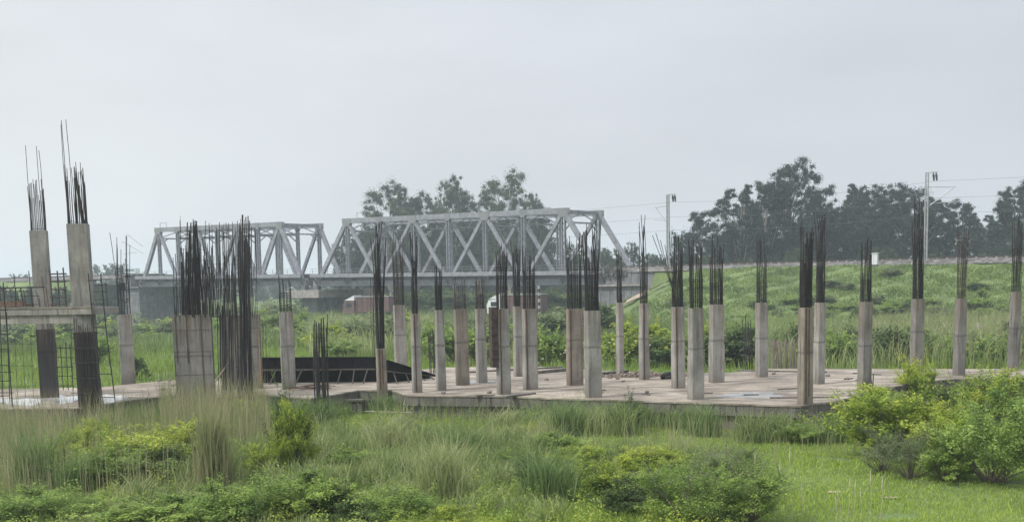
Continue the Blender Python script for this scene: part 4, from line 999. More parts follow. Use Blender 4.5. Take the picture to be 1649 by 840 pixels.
# ------------------------------------------------------------------ shrubs
def shrub_mesh(seed, Wd, H, nl, leaf, aspect, material, nclus=16, up=.4, spiky=0, droop=0):
    rs = np.random.default_rng(seed); P, N, Tn = [], [], []; stems = MB()
    for k in range(nclus):
        a = rs.uniform(0, 2 * np.pi); rr_ = Wd / 2 * np.sqrt(rs.uniform(0, .75)); zc = H * rs.uniform(.25, .86) * (1 - .45 * (rr_ / (Wd / 2)) ** 2)
        c = np.array([rr_ * np.cos(a), rr_ * np.sin(a), zc * rs.uniform(.7, 1.12)]); cr = min(Wd, H) * rs.uniform(.08, .2)
        stems.tube([(c[0] * .15, c[1] * .15, 0), (c[0] * .55, c[1] * .55, c[2] * .55), tuple(c)], [.03, .02, .008], 5)
        ct = rs.uniform(.15, .85)
        for q in range(6):
            dirv = rs.normal(size=3); dirv[2] = abs(dirv[2]) * (1 + spiky) ; dirv /= np.linalg.norm(dirv)
            n_ = max(4, int(nl / nclus / 6)); shoot = q >= 4
            tt = rs.uniform(0.1, 1.25, n_) if not shoot else 2.3 * rs.uniform(0, 1, n_) ** 1.3
            if shoot: dirv = dirv * [1, 1, .6] + [0, 0, .5]; dirv /= np.linalg.norm(dirv)
            ax = c + dirv * (cr * tt)[:, None] * (1.2 + spiky) - (np.array([0, 0, .12]) * cr * (tt ** 2)[:, None] if shoot else 0); jit = rs.normal(size=(n_, 3)) * cr * (.34 * (1.15 - .6 * tt)[:, None] if not shoot else .16)
            if shoot: stems.tube([tuple(c), tuple(c + dirv * cr * 2.6)], [.008, .004], 4)
            P.append(ax + jit); N.append(rs.normal(size=(n_, 3)) * .7 + dirv * .5 + [0, 0, up]); Tn.append(ct + .25 * (tt - .6) + rs.normal(size=n_) * .12)
    P = np.concatenate(P); N = np.concatenate(N); Tn = np.clip(np.concatenate(Tn), 0, 1); P[:, 2] = np.abs(P[:, 2]) + .02
    V, T, Cc = leaves(P, N, rs.uniform(.4, 1.6, len(P)) * leaf, aspect, Tn)
    sm = bpy.data.meshes.new('stems'); sm.from_pydata([tuple(x) for x in stems.v], [], stems.f); sm.materials.append(M['bark'])
    return npmesh('foliage', V, T, Cc, material), sm
SH = {
 'yellow': [shrub_mesh(21, 2, 2, 20000, .062, .5, M['leaf_yellow'], 40, .5), shrub_mesh(22, 2, 2, 18000, .06, .45, M['leaf_yellow'], 22, .5, .4)],
 'green': [shrub_mesh(23, 2, 2, 20000, .06, .55, M['leaf_green'], 40, .5), shrub_mesh(24, 2, 2, 18000, .058, .5, M['leaf_green'], 24, .5, .3)],
 'feather': [shrub_mesh(25, 2, 2, 20000, .05, .35, M['leaf_green'], 30, .9), shrub_mesh(26, 2, 2, 20000, .05, .35, M['leaf_grey'], 26, .7)],
 'grey': [shrub_mesh(27, 2, 2, 12000, .05, .35, M['leaf_grey'], 24, .4, .5)],
 'dark': [shrub_mesh(28, 2, 2, 17000, .065, .55, M['leaf_dark'], 26, .4), shrub_mesh(29, 2, 2, 15000, .065, .5, M['leaf_dark'], 20, .4, .5)],
 'far': [shrub_mesh(30, 2, 2, 4500, .12, .6, M['leaf_green'], 22, .5), shrub_mesh(31, 2, 2, 4500, .12, .6, M['leaf_yellow'], 22, .5), shrub_mesh(32, 2, 2, 4500, .12, .6, M['leaf_dark'], 22, .5), shrub_mesh(33, 2, 2, 4500, .12, .5, M['leaf_grey'], 22, .5)],
}
def shrub(kind, v_, px, ybase, wpx, hpx, label, group=None, flat=1.0, name='shrub'):
    p = G(px, ybase, 0); z = float(gz(p.x, p.y)); depth = (p - CAM).dot(FW); wd = wpx / F * depth; h = hpx / F * depth
    fm, sm = SH[kind][v_ % len(SH[kind])]
    r = empty(name, (p.x, p.y + wd * .2, z - .03), random.uniform(0, 6.28), label, 'shrub', group); r.scale = (wd / 2 * 1.05, wd / 2 * 1.05 * flat, h / 2 * 1.08)
    link('foliage', fm, r); link('stems', sm, r)
FG = [
 ('yellow', 0, 1440, 742, 170, 118, 'big yellow green bush on the lawn, left part of the right hand thicket'),
 ('yellow', 1, 1520, 752, 140, 110, 'yellow green bush in the middle of the right hand thicket'),
 ('yellow', 1, 1478, 655, 80, 84, 'pointed bush rising in front of the column by the right mast'),
 ('green', 0, 1425, 680, 110, 62, 'dark leafed bush at the slab corner left in the thicket'),
 ('yellow', 0, 1600, 705, 130, 112, 'tall yellow green bush near the right edge before the slab'),
 ('green', 1, 1655, 715, 120, 105, 'green bush cut by the right picture edge'),
 ('green', 1, 1610, 788, 150, 125, 'rounded dark green bush bottom right of the thicket'),
 ('dark', 0, 1548, 735, 90, 100, 'dark gap bush between the two yellow green bushes'),
 ('grey', 0, 1425, 768, 70, 62, 'small grey green bush in front of the thicket, left one'),
 ('grey', 0, 1470, 778, 80, 66, 'small grey green bush in front of the thicket, middle one'),
 ('green', 0, 1530, 782, 90, 66, 'low leafy bush in front of the thicket at its foot'),
 ('yellow', 1, 235, 775, 200, 82, 'wide yellow green bush in the left foreground'),
 ('yellow', 0, 150, 745, 70, 70, 'loose yellow green sapling left in the wide bush'),
 ('green', 1, 180, 790, 150, 70, 'green bush under the wide yellow green one'),
 ('dark', 1, 468, 772, 58, 118, 'upright vine clad dark shrub left of centre'),
 ('yellow', 1, 497, 712, 40, 44, 'yellow topped shoot leaning right over the vine clad shrub'),
 ('yellow', 0, 425, 778, 60, 60, 'pale yellow green shrub left of the vine clad one'),
 ('yellow', 0, 400, 700, 44, 56, 'small yellow green shrub by the reeds below the lift core'),
 ('yellow', 0, 474, 774, 62, 126, 'yellow green shoots on the crown of the vine clad shrub'),
 ('yellow', 1, 448, 778, 50, 84, 'yellow green shoots on the left flank of the vine clad shrub'),
 ('yellow', 0, 300, 762, 120, 84, 'right lobe of yellow green bush next to the brown reed clump'),
 ('yellow', 1, 175, 772, 110, 64, 'left lobe of yellow green bush near the dark bladed clump'),
 ('yellow', 1, 250, 722, 120, 40, 'low yellow green bush crest behind the wide left bush'),
 ('yellow', 0, 930, 760, 90, 46, 'bright yellow green low bush left of the central one'),
 ('yellow', 0, 690, 862, 110, 50, 'yellowish low bush on the bottom edge left of the pale clump'),
 ('yellow', 1, 760, 868, 110, 40, 'yellowish creeper patch on the bottom edge under the pale clump'),
 ('yellow', 0, 120, 768, 90, 78, 'yellow green bush at left between the dark clump and the wide bush'),
 ('dark', 0, 265, 792, 120, 56, 'dark hollow bush under the right lobe of the wide yellow green bush'),
 ('green', 0, 570, 770, 90, 46, 'low green weedy bush right of the vine clad shrub'),
 ('green', 1, 830, 760, 80, 44, 'low green bush between the dark clump and the central bush'),
 ('grey', 0, 660, 708, 70, 34, 'low grey green shrub below the slab step'),
 ('green', 1, 1290, 712, 70, 34, 'low green shrub left foot of the corner column wall'),
 ('dark', 1, 1010, 700, 50, 48, 'dark spiky shrub below the slab between the two grass clumps'),
 ('green', 0, 500, 850, 150, 92, 'leafy green bush at the bottom left of centre'),
 ('green', 1, 390, 860, 150, 85, 'leafy green bush at the bottom edge below the reeds'),
 ('dark', 0, 560, 852, 90, 60, 'dark leafed bush on the bottom edge'),
 ('green', 1, 640, 850, 130, 66, 'low leafy cover bush at the bottom, left of the grass fountain'),
 ('yellow', 0, 985, 800, 110, 70, 'yellow green bush in the centre right foreground'),
 ('yellow', 1, 1060, 768, 120, 55, 'low yellow green bush behind the feathery thicket'),
 ('feather', 0, 1120, 856, 170, 108, 'feathery green thicket bush, left half, at the bottom'),
 ('feather', 0, 1200, 852, 170, 115, 'feathery green thicket bush, right half, at the bottom'),
 ('feather', 1, 1170, 800, 120, 88, 'grey green feathery bush crest right of centre'),
 ('dark', 0, 1010, 836, 80, 60, 'shadowy dark bush left of the feathery thicket'),
 ('green', 0, 900, 742, 90, 50, 'bright low bush in the middle of the meadow'),
 ('dark', 0, 860, 800, 60, 60, 'dark tussock bush left of the central yellow bush'),
 ('grey', 0, 957, 672, 38, 66, 'thin shrub growing against the thick central column'),
 ('green', 1, 60, 850, 170, 60, 'leafy plants at the bottom left picture corner'),
 ('green', 0, 250, 862, 190, 66, 'broad leafed cover at the bottom edge below the wide bush'),
 ('green', 1, 1375, 690, 60, 44, 'low bush at the right foot of the rusty corner column'),
]
for k, v_, x, yb, wp, hp, lb in FG: shrub(k, v_, x, yb, wp, hp, lb)
BG = [(880, 592, 70, 78, 0), (915, 590, 60, 60, 0), (1000, 588, 80, 66, 1), (1045, 588, 90, 62, 1), (1080, 592, 90, 50, 2), (1130, 592, 90, 60, 1), (1175, 592, 70, 62, 2), (1205, 590, 60, 66, 2), (735, 590, 90, 72, 0), (775, 590, 70, 75, 0), (700, 588, 60, 80, 0), (560, 560, 90, 45, 3), (600, 558, 80, 50, 3), (530, 566, 70, 40, 1), (545, 580, 60, 38, 0), (1330, 590, 90, 62, 0), (1360, 590, 70, 66, 0), (1430, 588, 90, 55, 3), (1510, 586, 70, 50, 0), (900, 548, 90, 46, 3), (960, 540, 70, 50, 2), (850, 552, 70, 40, 0), (1290, 555, 60, 30, 2), (20, 545, 90, 50, 3), (70, 548, 80, 48, 0), (120, 545, 70, 50, 3), (155, 590, 50, 60, 0), (240, 545, 60, 20, 0), (480, 545, 60, 35, 0), (650, 548, 60, 40, 1), (222, 612, 36, 40, 2), (1600, 580, 70, 40, 0), (1180, 500, 60, 26, 0), (1140, 480, 60, 20, 3), (960, 500, 50, 30, 2), (1000, 508, 50, 30, 2), (1190, 440, 60, 16, 3)]
LM = [(20, 'under the beam at the far left edge'), (75, 'seen left of the first tall column'), (130, 'seen behind the tallest column'), (160, 'beside the steel ladder at left'), (205, 'behind the lone capped column'), (240, 'in front of the left abutment'), (300, 'behind the lift core, left side'), (360, 'behind the lift core, right side'), (430, 'left of the column by the shuttering'), (480, 'right of the column by the shuttering'), (530, 'behind the long black shuttering'), (575, 'left of the shortest column under the pier'), (600, 'behind the shortest column'), (650, 'behind the pale column at the sloping shuttering'), (695, 'left of the slim second column'), (735, 'behind the brownish column'), (775, 'behind the grey column right of the brownish one'), (850, 'below the brown truck with white cab'), (885, 'left of the thick touching pair'), (920, 'right behind the thick touching pair'), (960, 'below the right end of the truss'), (1000, 'behind the thinnest column'), (1045, 'right of the rust red edged column'), (1085, 'behind the column with splayed bars'), (1130, 'behind the smooth wide column'), (1175, 'left of the solitary column'), (1205, 'just beside the solitary column'), (1290, 'behind the rusty corner column'), (1330, 'right of the pale column behind the corner one'), (1360, 'left of the dark topped column'), (1430, 'right of the dark topped column'), (1510, 'between the two columns before the right mast'), (1600, 'left of the rightmost column')]
BG += [(x, 512 + (i % 3) * 7, 62, 34 - (i % 2) * 8, (0, 2, 3, 0)[i % 4]) for i, x in enumerate(range(292, 470, 24))] + [(x, 520 + (i % 3) * 8, 64, 42, (2, 0, 3)[i % 3]) for i, x in enumerate(range(10, 200, 36))]
BG += [(x, 499 + (i % 3) * 2, 56, 26 + (i * 7 % 12), 2 if i % 3 else 0) for i, x in enumerate(range(470, 985, 24))]
BG += [(x, 503 + (i % 2) * 3, 60, 18 + (i * 5 % 9), (2, 0)[i % 2]) for i, x in enumerate(range(-10, 300, 34))]
BG += [(x, 522 + (i * 11 % 22), 58 + (i * 7 % 20), 26 + (i * 5 % 22), (3, 0, 2, 3, 1, 0)[i % 6]) for i, x in enumerate(range(-5, 480, 19))]
BG += [(x, 540 + (i * 7 % 26), 50 + (i * 7 % 20), 24 + (i * 5 % 18), (3, 0, 3, 2)[i % 4]) for i, x in enumerate(range(500, 860, 18))]
BG += [(x, 566 + (i * 7 % 18), 60, 34 + (i * 5 % 22), (0, 3, 2, 0)[i % 4]) for i, x in enumerate(range(1215, 1660, 33))]
BG += [(x, 592 - (i * 5 % 9), 66 + (i * 7 % 24), 48 + (i * 13 % 26), (2, 0, 3, 0, 2)[i % 5]) for i, x in enumerate(range(1120, 1650, 37)) if not 1225 < x < 1300]
seen_ = {}
for i, (x, yb, wp, hp, v_) in enumerate(BG):
    nm = ['green', 'yellow green', 'dark green', 'grey green'][v_]
    wh = min(LM, key=lambda q: abs(q[0] - x))[1]; sz = 'far off' if yb < 515 else ('low' if hp < 42 else ('tall' if hp > 64 else 'rounded'))
    lb = sz + ' ' + nm + ' bush ' + wh
    k = seen_.get(lb, 0); seen_[lb] = k + 1
    if k: lb = ('nearer ' if k == 1 else 'nearest ') + lb
    shrub('far', v_, x, yb, wp, hp, lb, 'wild bushes beyond the slab')
# white flowers
Pf = []
for (x, y) in ((20, 528), (70, 515), (110, 525), (560, 515), (1450, 555), (1470, 560), (940, 600), (600, 535)):
    c = G(x, y + 12, 0)
    for i in range(45): Pf.append((c.x + random.gauss(0, 1.6), c.y - 1, random.uniform(.8, 2.4)))
Pf = np.array(Pf); V, T, Cc = leaves(Pf, rng.normal(size=Pf.shape) + [0, -.4, .6], np.full(len(Pf), .13), .9, rng.uniform(0, 1, len(Pf)))
o = link('white_blossom', npmesh('white_blossom', V, T, Cc, M['seed'])); tag(o, 'scattered whitish blossoms over the scrub beyond the slab', 'flowers', kind='stuff')

# ------------------------------------------------------------------ grasses
def scatter(n, x0, x1, y0, y1, box=False):
    """uniform random points over the ground wedge seen between pixel rows y0 (far) and y1 (near)"""
    Ya = G(825, y1, 0).y; Yb_ = G(825, y0, 0).y
    Y = np.sqrt(rng.uniform(Ya ** 2, Yb_ ** 2, n)); fx = rng.uniform((x0 - 824) / F, (x1 - 824) / F, n); X = Y * fx
    return np.stack([X, Y, gz(X, Y)], 1)
poly2 = np.array([(p.x, p.y) for p in poly])
def inside(X, Y, pl=poly2):
    c = np.zeros(len(X), bool); j = len(pl) - 1
    for i in range(len(pl)):
        xi, yi = pl[i]; xj, yj = pl[j]
        k = ((yi > Y) != (yj > Y)) & (X < (xj - xi) * (Y - yi) / (yj - yi + 1e-12) + xi); c ^= k; j = i
    return c
def fn(x, y, s, ph=0):
    return .5 + .25 * (np.sin(x * s + ph + 1.7 * np.sin(y * s * .8 + ph)) + np.sin(y * s * 1.3 - ph + 1.3 * np.sin(x * s * .6)))
def lawn(px, py): # pixel-free description: the mown looking green right of centre
    return ((px > 1175) & (py > 715)) | ((px > 960) & (px <= 1250) & (py > 690) & (py < 745)) | ((px > 830) & (px < 1000) & (py > 705) & (py < 735))
P = scatter(330000, -40, 1700, 640, 870); P = P[~inside(P[:, 0], P[:, 1])]
px, py = proj(P); lw = lawn(px, py); n = len(P)
h = np.where(lw, rng.uniform(.04, .13, n), rng.uniform(.10, .34, n)) * (.6 + .8 * fn(P[:, 0], P[:, 1], .9))
tn = np.clip(rng.normal(.5, .16, n) + np.where(lw, .22, 0) + .25 * (fn(P[:, 0], P[:, 1], .5, 2) - .5), 0, 1)
bare = lawn(px, py) & (fn(P[:, 0], P[:, 1], 1.1, 5) > .93)
P, h, tn = P[~bare], h[~bare], tn[~bare]; n = len(P)
o = link('meadow_grass', npmesh('meadow_grass', *blades(P, h, rng.uniform(.014, .03, n), rng.uniform(.1, .8, n), tn), M['grass'])); tag(o, 'short bright green grass covering the foreground meadow', 'grass', kind='stuff')
# tall grass in tussocks
def tussocks(nc, per, region, hmin, hmax, spread, wmin, wmax, lean, material, name, label, mask, tshift=0, z=None):
    c = scatter(nc, *region); px, py = proj(c); k = mask(px, py, c) & ~inside(c[:, 0], c[:, 1]); c = c[k]
    hh = rng.uniform(hmin, hmax, len(c)); ct = rng.uniform(.25, .75, len(c))
    idx = np.repeat(np.arange(len(c)), per); nn = len(idx)
    off = rng.normal(size=(nn, 2)) * spread * (.5 + hh[idx])[:, None]; Q = c[idx].copy(); Q[:, :2] += off; Q[:, 2] = gz(Q[:, 0], Q[:, 1]) if z is None else z(Q[:, 0], Q[:, 1])
    hgt = hh[idx] * rng.uniform(.55, 1.1, nn)
    k = ~inside(Q[:, 0], Q[:, 1]); Q, hgt, idx = Q[k], hgt[k], idx[k]; nn = len(Q)
    V, T, Cc = blades(Q, hgt, rng.uniform(wmin, wmax, nn), rng.uniform(*lean, nn), np.clip(ct[idx] + rng.normal(size=nn) * .13 + tshift, 0, 1))
    o = link(name, npmesh(name, V, T, Cc, material)); return tag(o, label, 'grass', kind='stuff')
tussocks(1500, 85, (-40, 1400, 668, 800), .45, 1.1, .18, .02, .042, (.1, .6), M['grass_tall'], 'tall_grass', 'knee high rough grass tufts across the middle of the meadow', lambda x, y, c: ~lawn(x, y) & (x < 1330) & ~((x > 570) & (x < 880) & (y < 708)) & (fn(c[:, 0], c[:, 1], .7, 1) > .32))
tussocks(330, 75, (-40, 1360, 655, 700), .5, 1.3, .2, .016, .032, (.1, 1.0), M['grass_tall'], 'edge_weeds', 'ragged light grass growing against the front of the slab', lambda x, y, c: (rng.random(len(x)) < np.where((x > 560) & (x < 820), .1, .7)) & (y < 705))
tussocks(300, 80, (-40, 1360, 655, 700), .5, 1.2, .14, .014, .03, (.1, .9), M['grass_blue'], 'edge_grass', 'tall green grass growing against the front of the slab', lambda x, y, c: (rng.random(len(x)) < np.where((x > 560) & (x < 820), .12, .7)) & (y < 700) )
tussocks(900, 60, (-40, 900, 700, 870), .35, .7, .2, .016, .03, (.2, .8), M['grass_tall'], 'low_grass', 'low mixed grass in the left foreground', lambda x, y, c: rng.random(len(x)) < .8, .1)
# reeds
def reeds(n, reg, hmin, hmax, mask, name, label, m='reed', wmax=.022):
    P = scatter(n, *reg); px, py = proj(P); k = mask(px, py, P) & ~inside(P[:, 0], P[:, 1]); P = P[k]; n = len(P)
    h = rng.uniform(hmin, hmax, n); tn = np.clip(rng.normal(.45, .22, n), 0, 1)
    V, T, Cc = blades(P, h, rng.uniform(.01, wmax, n), rng.uniform(.0, .22, n), tn)
    o = link(name, npmesh(name, V, T, Cc, M[m])); tag(o, label, 'grass', kind='stuff')
reeds(9000, (-40, 330, 672, 800), .6, 2.2, lambda x, y, p: rng.random(len(x)) < np.clip(1.1 - x / 300, .1, 1) * (.35 + .65 * (fn(p[:, 0], p[:, 1], 1.3) > .45)), 'dry_reeds', 'brownish dry reeds along the left foreground and slab edge')
reeds(5000, (255, 430, 665, 720), .7, 2.5, lambda x, y, p: rng.random(len(x)) < .6, 'core_reeds', 'pale dry reed stalks before the lift core')
reeds(3000, (600, 1420, 665, 760), .6, 1.3, lambda x, y, p: fn(p[:, 0], p[:, 1], .8, 3) > .5, 'dry_stalks', 'scattered dry stalks among the tall grass before the slab')
# distinct clumps as things
def clump(px, yb, wpx, hpx, label, m, n=900, lean=(.2, 1.0), wd=.02, tb=.5, name='grass_clump'):
    p = G(px, yb, 0); z = float(gz(p.x, p.y)); depth = (p - CAM).dot(FW); w_ = wpx / F * depth; h = hpx / F * depth
    n = int(n * .5); wd = wd * 1.25; Q = rng.normal(size=(n, 3)) * [w_ * .14, w_ * .14, 0]; hh = h * rng.uniform(.3, 1.2, n)
    Vv, T, Cc = blades(Q, hh, rng.uniform(.6, 1.3, n) * wd, rng.uniform(*lean, n) * (w_ / 2 / h) * 1.35, np.clip(rng.normal(tb, .2, n), 0, 1))
    o = link(name, npmesh(name, Vv, T, Cc, M[m]), None, (p.x, p.y, z)); tag(o, label, 'grass clump', 'large grass clumps in the meadow'); return o
for a in [
 (885, 815, 120, 100, 'arching grass fountain at the bottom centre with drooping pale blades', 'grass_blue', 1100, (.3, 1.1), .028),
 (715, 815, 130, 115, 'feathery pale grass clump on the bottom, left of the fountain one', 'grass_tall', 1300, (.2, .9), .02, .75),
 (745, 742, 100, 68, 'dark green grass clump in the middle of the meadow', 'grass_blue', 1000, (.2, 1.0), .024),
 (625, 735, 120, 80, 'pale feathery grass clump between the vine clad shrub and the dark clump', 'grass_tall', 1000, (.2, .9), .02, .75),
 (620, 672, 80, 50, 'grass clump in front of the white pipe', 'grass_blue', 800, (.3, 1.0), .02, .5),
 (915, 705, 95, 66, 'deep green grass clump left of the thin shrub at the central column', 'grass_blue', 1000, (.2, 1.0), .022, .4),
 (1005, 705, 80, 58, 'bright grass clump just right of the central shrub', 'grass_tall', 900, (.2, .9), .02, .55),
 (1130, 700, 90, 60, 'spiky grass clump below the smooth wide column', 'grass_blue', 900, (.2, 1.0), .022, .6),
 (1210, 712, 90, 60, 'fine grass clump left of the rusty corner column', 'grass_tall', 900, (.2, .9), .02, .5),
 (1250, 705, 60, 50, 'short grass clump at the foot of the rusty corner column', 'grass_tall', 700, (.2, .9), .02, .5),
 (1345, 712, 70, 50, 'upright grass clump right of the rusty corner column', 'grass_blue', 700, (.1, .8), .02, .5),
 (500, 690, 100, 58, 'green grass clump under the slab edge right of the lift core', 'grass_blue', 900, (.2, 1.0), .022, .45),
 (60, 790, 110, 110, 'dark bladed grass clump near the left picture edge', 'grass_blue', 1100, (.2, .9), .024, .35),
 (120, 800, 80, 80, 'green arching clump in the left foreground below the reeds', 'grass_blue', 900, (.2, 1.0), .024, .45),
 (345, 800, 90, 145, 'tall brownish reed clump standing in the left foreground', 'reed', 1500, (.05, .7), .02, .4),
 (352, 790, 100, 75, 'green base growth around the tall brown reed clump', 'grass_tall', 900, (.2, .9), .02, .4),
 (810, 695, 110, 48, 'low pale clump below the shutter panel column', 'grass_tall', 800, (.2, 1.0), .02, .7),
 (430, 690, 90, 56, 'green clump just right of the reed stalks', 'grass_blue', 800, (.2, 1.0), .022, .45),
 (1100, 738, 60, 46, 'thin stalk tuft in the lawn behind the feathery thicket', 'reed', 300, (.05, .5), .014, .5),
]: clump(*a)
# near pale seed stalks bottom right
ss_ = [(1252, 850, 745), (1268, 850, 722), (1345, 850, 800), (1355, 850, 790), (1362, 850, 770), (1372, 850, 775), (1385, 850, 790), (1400, 850, 760), (1415, 850, 768), (1215, 850, 730), (1290, 850, 780)]
for i, (x, yb, yt) in enumerate(ss_):
    b = G(x, yb, 0); t = at(x + random.uniform(-8, 10), yt, b.y); r = empty('seed_stalk', (b.x, b.y, 0), 0, 'thin pale grass stalk with seed head at the bottom right', 'grass stalk', 'pale seed stalks at the bottom edge')
    MB().tube([(0, 0, 0), tuple((t - b) * .5 + Vector((.03, 0, 0))), tuple(t - b)], .0045, 4).build('stalk', simple('straw', (.42, .38, .28), .8) if i == 0 else bpy.data.materials['straw'], r)
    MB().tube([tuple((t - b) * .8), tuple((t - b) * .9), tuple((t - b) * 1.04)], [.005, .014, .003], 5).build('seed_head', bpy.data.materials['straw'], r)
# beyond the slab
def beyond(n, x0, x1, y0, y1, hmin, hmax, name, label, m, wd, mask=None, tshift=0):
    P = scatter(n, x0, x1, y0, y1); P = P[~inside(P[:, 0], P[:, 1])]
    if mask is not None: px, py = proj(P); P = P[mask(px, py, P)]
    n = len(P); h = rng.uniform(hmin, hmax, n) * (.5 + fn(P[:, 0], P[:, 1], .5)); 
    tn = np.clip(rng.normal(.5, .17, n) + .35 * (fn(P[:, 0], P[:, 1], .22, 1) - .5) + tshift, 0, 1)
    o = link(name, npmesh(name, *blades(P, h, wd * rng.uniform(.6, 1.4, n), rng.uniform(.1, .7, n), tn), M[m])); tag(o, label, 'grass', kind='stuff')
beyond(90000, -60, 1720, 527, 640, .25, .9, 'field_grass', 'green field grass beyond the slab', 'grass', .045, tshift=-.22)
beyond(70000, -60, 1100, 500, 560, .4, 1.3, 'scrub_grass', 'rough scrub grass between the slab and the bridge', 'grass_tall', .08, tshift=-.3)
beyond(15000, 1235, 1720, 545, 612, .6, 2.2, 'tall_reeds_right', 'tall reeds between the right columns and the bank', 'grass_tall', .05, tshift=.0)
beyond(5000, 1390, 1720, 540, 610, 1.2, 2.6, 'dry_cane', 'dry cane stalks among the right hand reeds', 'reed', .03)
beyond(9000, 500, 700, 522, 575, .8, 2.2, 'scrub_stalks', 'pale rough stalks below the bridge pier', 'grass_tall', .05, tshift=.2)
bpy.data.objects['tall_reeds_right'].name = 'tall_reeds'
for i in range(40):
    s_ = SW + random.uniform(-4, 60) if i < 14 else SW + 4 + i * 1.2 + random.uniform(-1, 1); t = random.uniform(-26, -7) if i < 14 else random.uniform(-27, -19)
    q = st(s_, t, hbank(s_, t) - .1); k = random.choice([0, 0, 2, 3]); r = empty('shrub', q, random.uniform(0, 6), ['green', '', 'dark green', 'grey green'][k] + ' low bush growing on the railway bank', 'shrub', 'low bushes on the railway bank')
    w_ = random.uniform(.6, 1.7); r.scale = (w_, w_, random.uniform(.3, .8)); fm, sm = SH['far'][k]; link('foliage', fm, r); link('stems', sm, r)
# bank tufts
def onbank(n, sA, sB, name, label):
    s = rng.uniform(sA, sB, n); t = rng.uniform(-29, -2.4, n)
    fp = np.clip((t - p0_[1]) / (p1_[1] - p0_[1]), 0, 1); sp0 = p0_[0] + (p1_[0] - p0_[0]) * fp; k = (np.abs(s - sp0) > 2.2) | (s > p1_[0] + 3) | (t < p0_[1] - 1); s, t = s[k], t[k]; n = len(s)
    hg = 6.7 * np.clip((t + 28 + np.sin(s * .06)) / 26, 0, 1) * sst((s - LEN - 1) / 17 if sA > 0 else (-12 - s) / 16)
    X = A2.x + U_.x * s + N_.x * t; Y = A2.y + U_.y * s + N_.y * t
    P = np.stack([X, Y, hg - .05], 1); h = rng.uniform(.12, .42, n) * (.5 + fn(s, t, .9)); tn = np.clip(rng.normal(.5, .15, n) + .5 * (fn(s, t * 2, .35, 1) - .5), 0, 1)
    o = link(name, npmesh(name, *blades(P, h, rng.uniform(.08, .16, n), rng.uniform(.3, 1.2, n), tn), M['bank_tuft'])); tag(o, label, 'grass', kind='stuff')
onbank(95000, LEN + 3, LEN + 130, 'bank_grass', 'creeping green grass tufts all over the railway bank')
# knee high weeds in hummocks
c = scatter(4600, -40, 1400, 672, 880); px, py = proj(c); k = ~inside(c[:, 0], c[:, 1]) & ~lawn(px, py) & (fn(c[:, 0], c[:, 1], .55, 4) > np.where(py > 760, .15, .40)) & ~((px > 1240) & (py > 690)); c = c[k]
per = 130; hr = rng.uniform(.12, .38, len(c)); hz_ = rng.uniform(.12, .8, len(c)) * rng.uniform(.6, 1.1, len(c)); ct = np.clip(.5 + .7 * (fn(c[:, 0], c[:, 1], .8, 7) - .5) + rng.normal(size=len(c)) * .12, 0, 1)
idx = np.repeat(np.arange(len(c)), per); d = rng.normal(size=(len(idx), 3)); d /= np.linalg.norm(d, axis=1, keepdims=True); d[:, 2] = np.abs(d[:, 2])
Q = c[idx] + d * np.stack([hr[idx], hr[idx], hz_[idx]], 1) * rng.uniform(.5, 1.15, (len(idx), 1))
o = link('weeds', npmesh('weeds', *leaves(Q, d + rng.normal(size=d.shape) * .6 + [0, 0, .5], rng.uniform(.035, .085, len(idx)), .55, np.clip(ct[idx] + rng.normal(size=len(idx)) * .1, 0, 1)), M['weeds'])); tag(o, 'mixed knee high leafy weeds over the left and middle foreground', 'weeds', kind='stuff')
# leafy ground cover at bottom left
P = scatter(26000, -40, 820, 770, 880); n = len(P); P[:, 2] += rng.uniform(.1, .45, n) * fn(P[:, 0], P[:, 1], 1.2)
N = rng.normal(size=(n, 3)) * .5 + [0, -.2, 1]
o = link('leafy_ground_cover', npmesh('leafy_ground_cover', *leaves(P, N, rng.uniform(.05, .10, n), .65, np.clip(rng.normal(.55, .2, n), 0, 1)), M['weeds'])); tag(o, 'broad leafed creeping plants covering the bottom left foreground', 'ground cover', kind='stuff')

# sand patches on the lawn
for x, y, rx, ry in ((1345, 790, 17, 2), (1432, 799, 14, 1.6)):
    pts = [G(x + rx * math.cos(a) * (1 + .2 * math.sin(3 * a)), y + ry * math.sin(a), 0) for a in [2 * math.pi * i / 24 for i in range(24)]]
    for p in pts: p.z = float(gz(p.x, p.y)) + .03
    tag(mk('bare_patch', pts, [tuple(range(23, -1, -1))], M['dirt']), kind='structure')
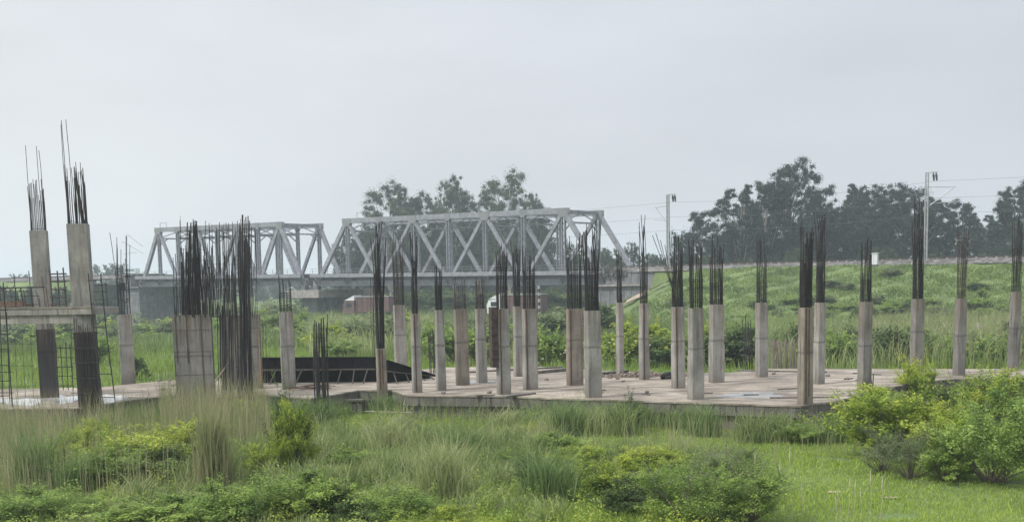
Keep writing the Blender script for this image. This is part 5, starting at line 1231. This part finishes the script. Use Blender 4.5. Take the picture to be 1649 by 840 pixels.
# pale sandy path beyond slab at left
vv = [];
for x in range(190, 500, 12):
    for y in (530, 535): p = G(x, y + 1.2 * math.sin(x * .05), 0); d_ = ray(x, y); p = CAM + d_ * (p.y / d_.y * 1.0); vv.append((p.x, p.y, float(gz(p.x, p.y)) + .35))
nn = len(vv) // 2
tag(mk('sandy_path', vv, [(2 * i, 2 * i + 1, 2 * i + 3, 2 * i + 2) for i in range(nn - 1)], M['dirt']), kind='structure')

ORD = 'first second third fourth fifth sixth seventh eighth ninth tenth eleventh twelfth thirteenth fourteenth fifteenth sixteenth seventeenth eighteenth nineteenth twentieth twenty-first twenty-second twenty-third twenty-fourth twenty-fifth twenty-sixth twenty-seventh twenty-eighth twenty-ninth thirtieth thirty-first thirty-second thirty-third thirty-fourth thirty-fifth thirty-sixth thirty-seventh thirty-eighth thirty-ninth fortieth'.split()
def ordinal(group, lab):
    os_ = [o for o in col.objects if o.get('group') == group]
    os_.sort(key=lambda o: o.location.x / max(1, o.location.y))
    for i, o in enumerate(os_): o['label'] = lab % ORD[i]
ordinal('bushy trees below the tall line', '%s from left of the low bushy trees at the foot of the tall tree line')
ordinal('hazy trees on the left horizon', '%s from left of the hazy trees on the left horizon')
ordinal('trees beyond the right abutment', '%s from left of hazy green trees between truss end and left mast')
ordinal('pale seed stalks at the bottom edge', '%s from left of the thin pale seed stalks at bottom right')
ordinal('loose stones on the slab', '%s from left of the small dark stones on the bare slab')
ordinal('scrub trees before the left bank', '%s from left of the green scrub trees before the left railway bank')
ordinal('low bushes on the railway bank', '%s from left of the low bushes growing on the grass railway bank')
ordinal('board offcuts on the slab', '%s from left of the dark board offcuts lying on the slab')
ordinal('low trees seen through the truss', '%s from left of the low trees seen through and beside the right truss')

# ------------------------------------------------------------------ haze
hb = MB().box((-2300, -420, -6), (2300, 2650, 48)).build('haze', bpy.data.materials.new('haze')); hm = hb.data.materials[0]; hm.use_nodes = True
n = hm.node_tree.nodes; n.clear(); pv = n.new('ShaderNodeVolumePrincipled'); pv.inputs['Density'].default_value = HAZE; pv.inputs['Color'].default_value = (.80, .89, 1, 1); pv.inputs['Anisotropy'].default_value = .2
ou = n.new('ShaderNodeOutputMaterial'); hm.node_tree.links.new(pv.outputs[0], ou.inputs['Volume']); tag(hb, 'thin pale haze in the air over the whole place', 'haze', kind='stuff')
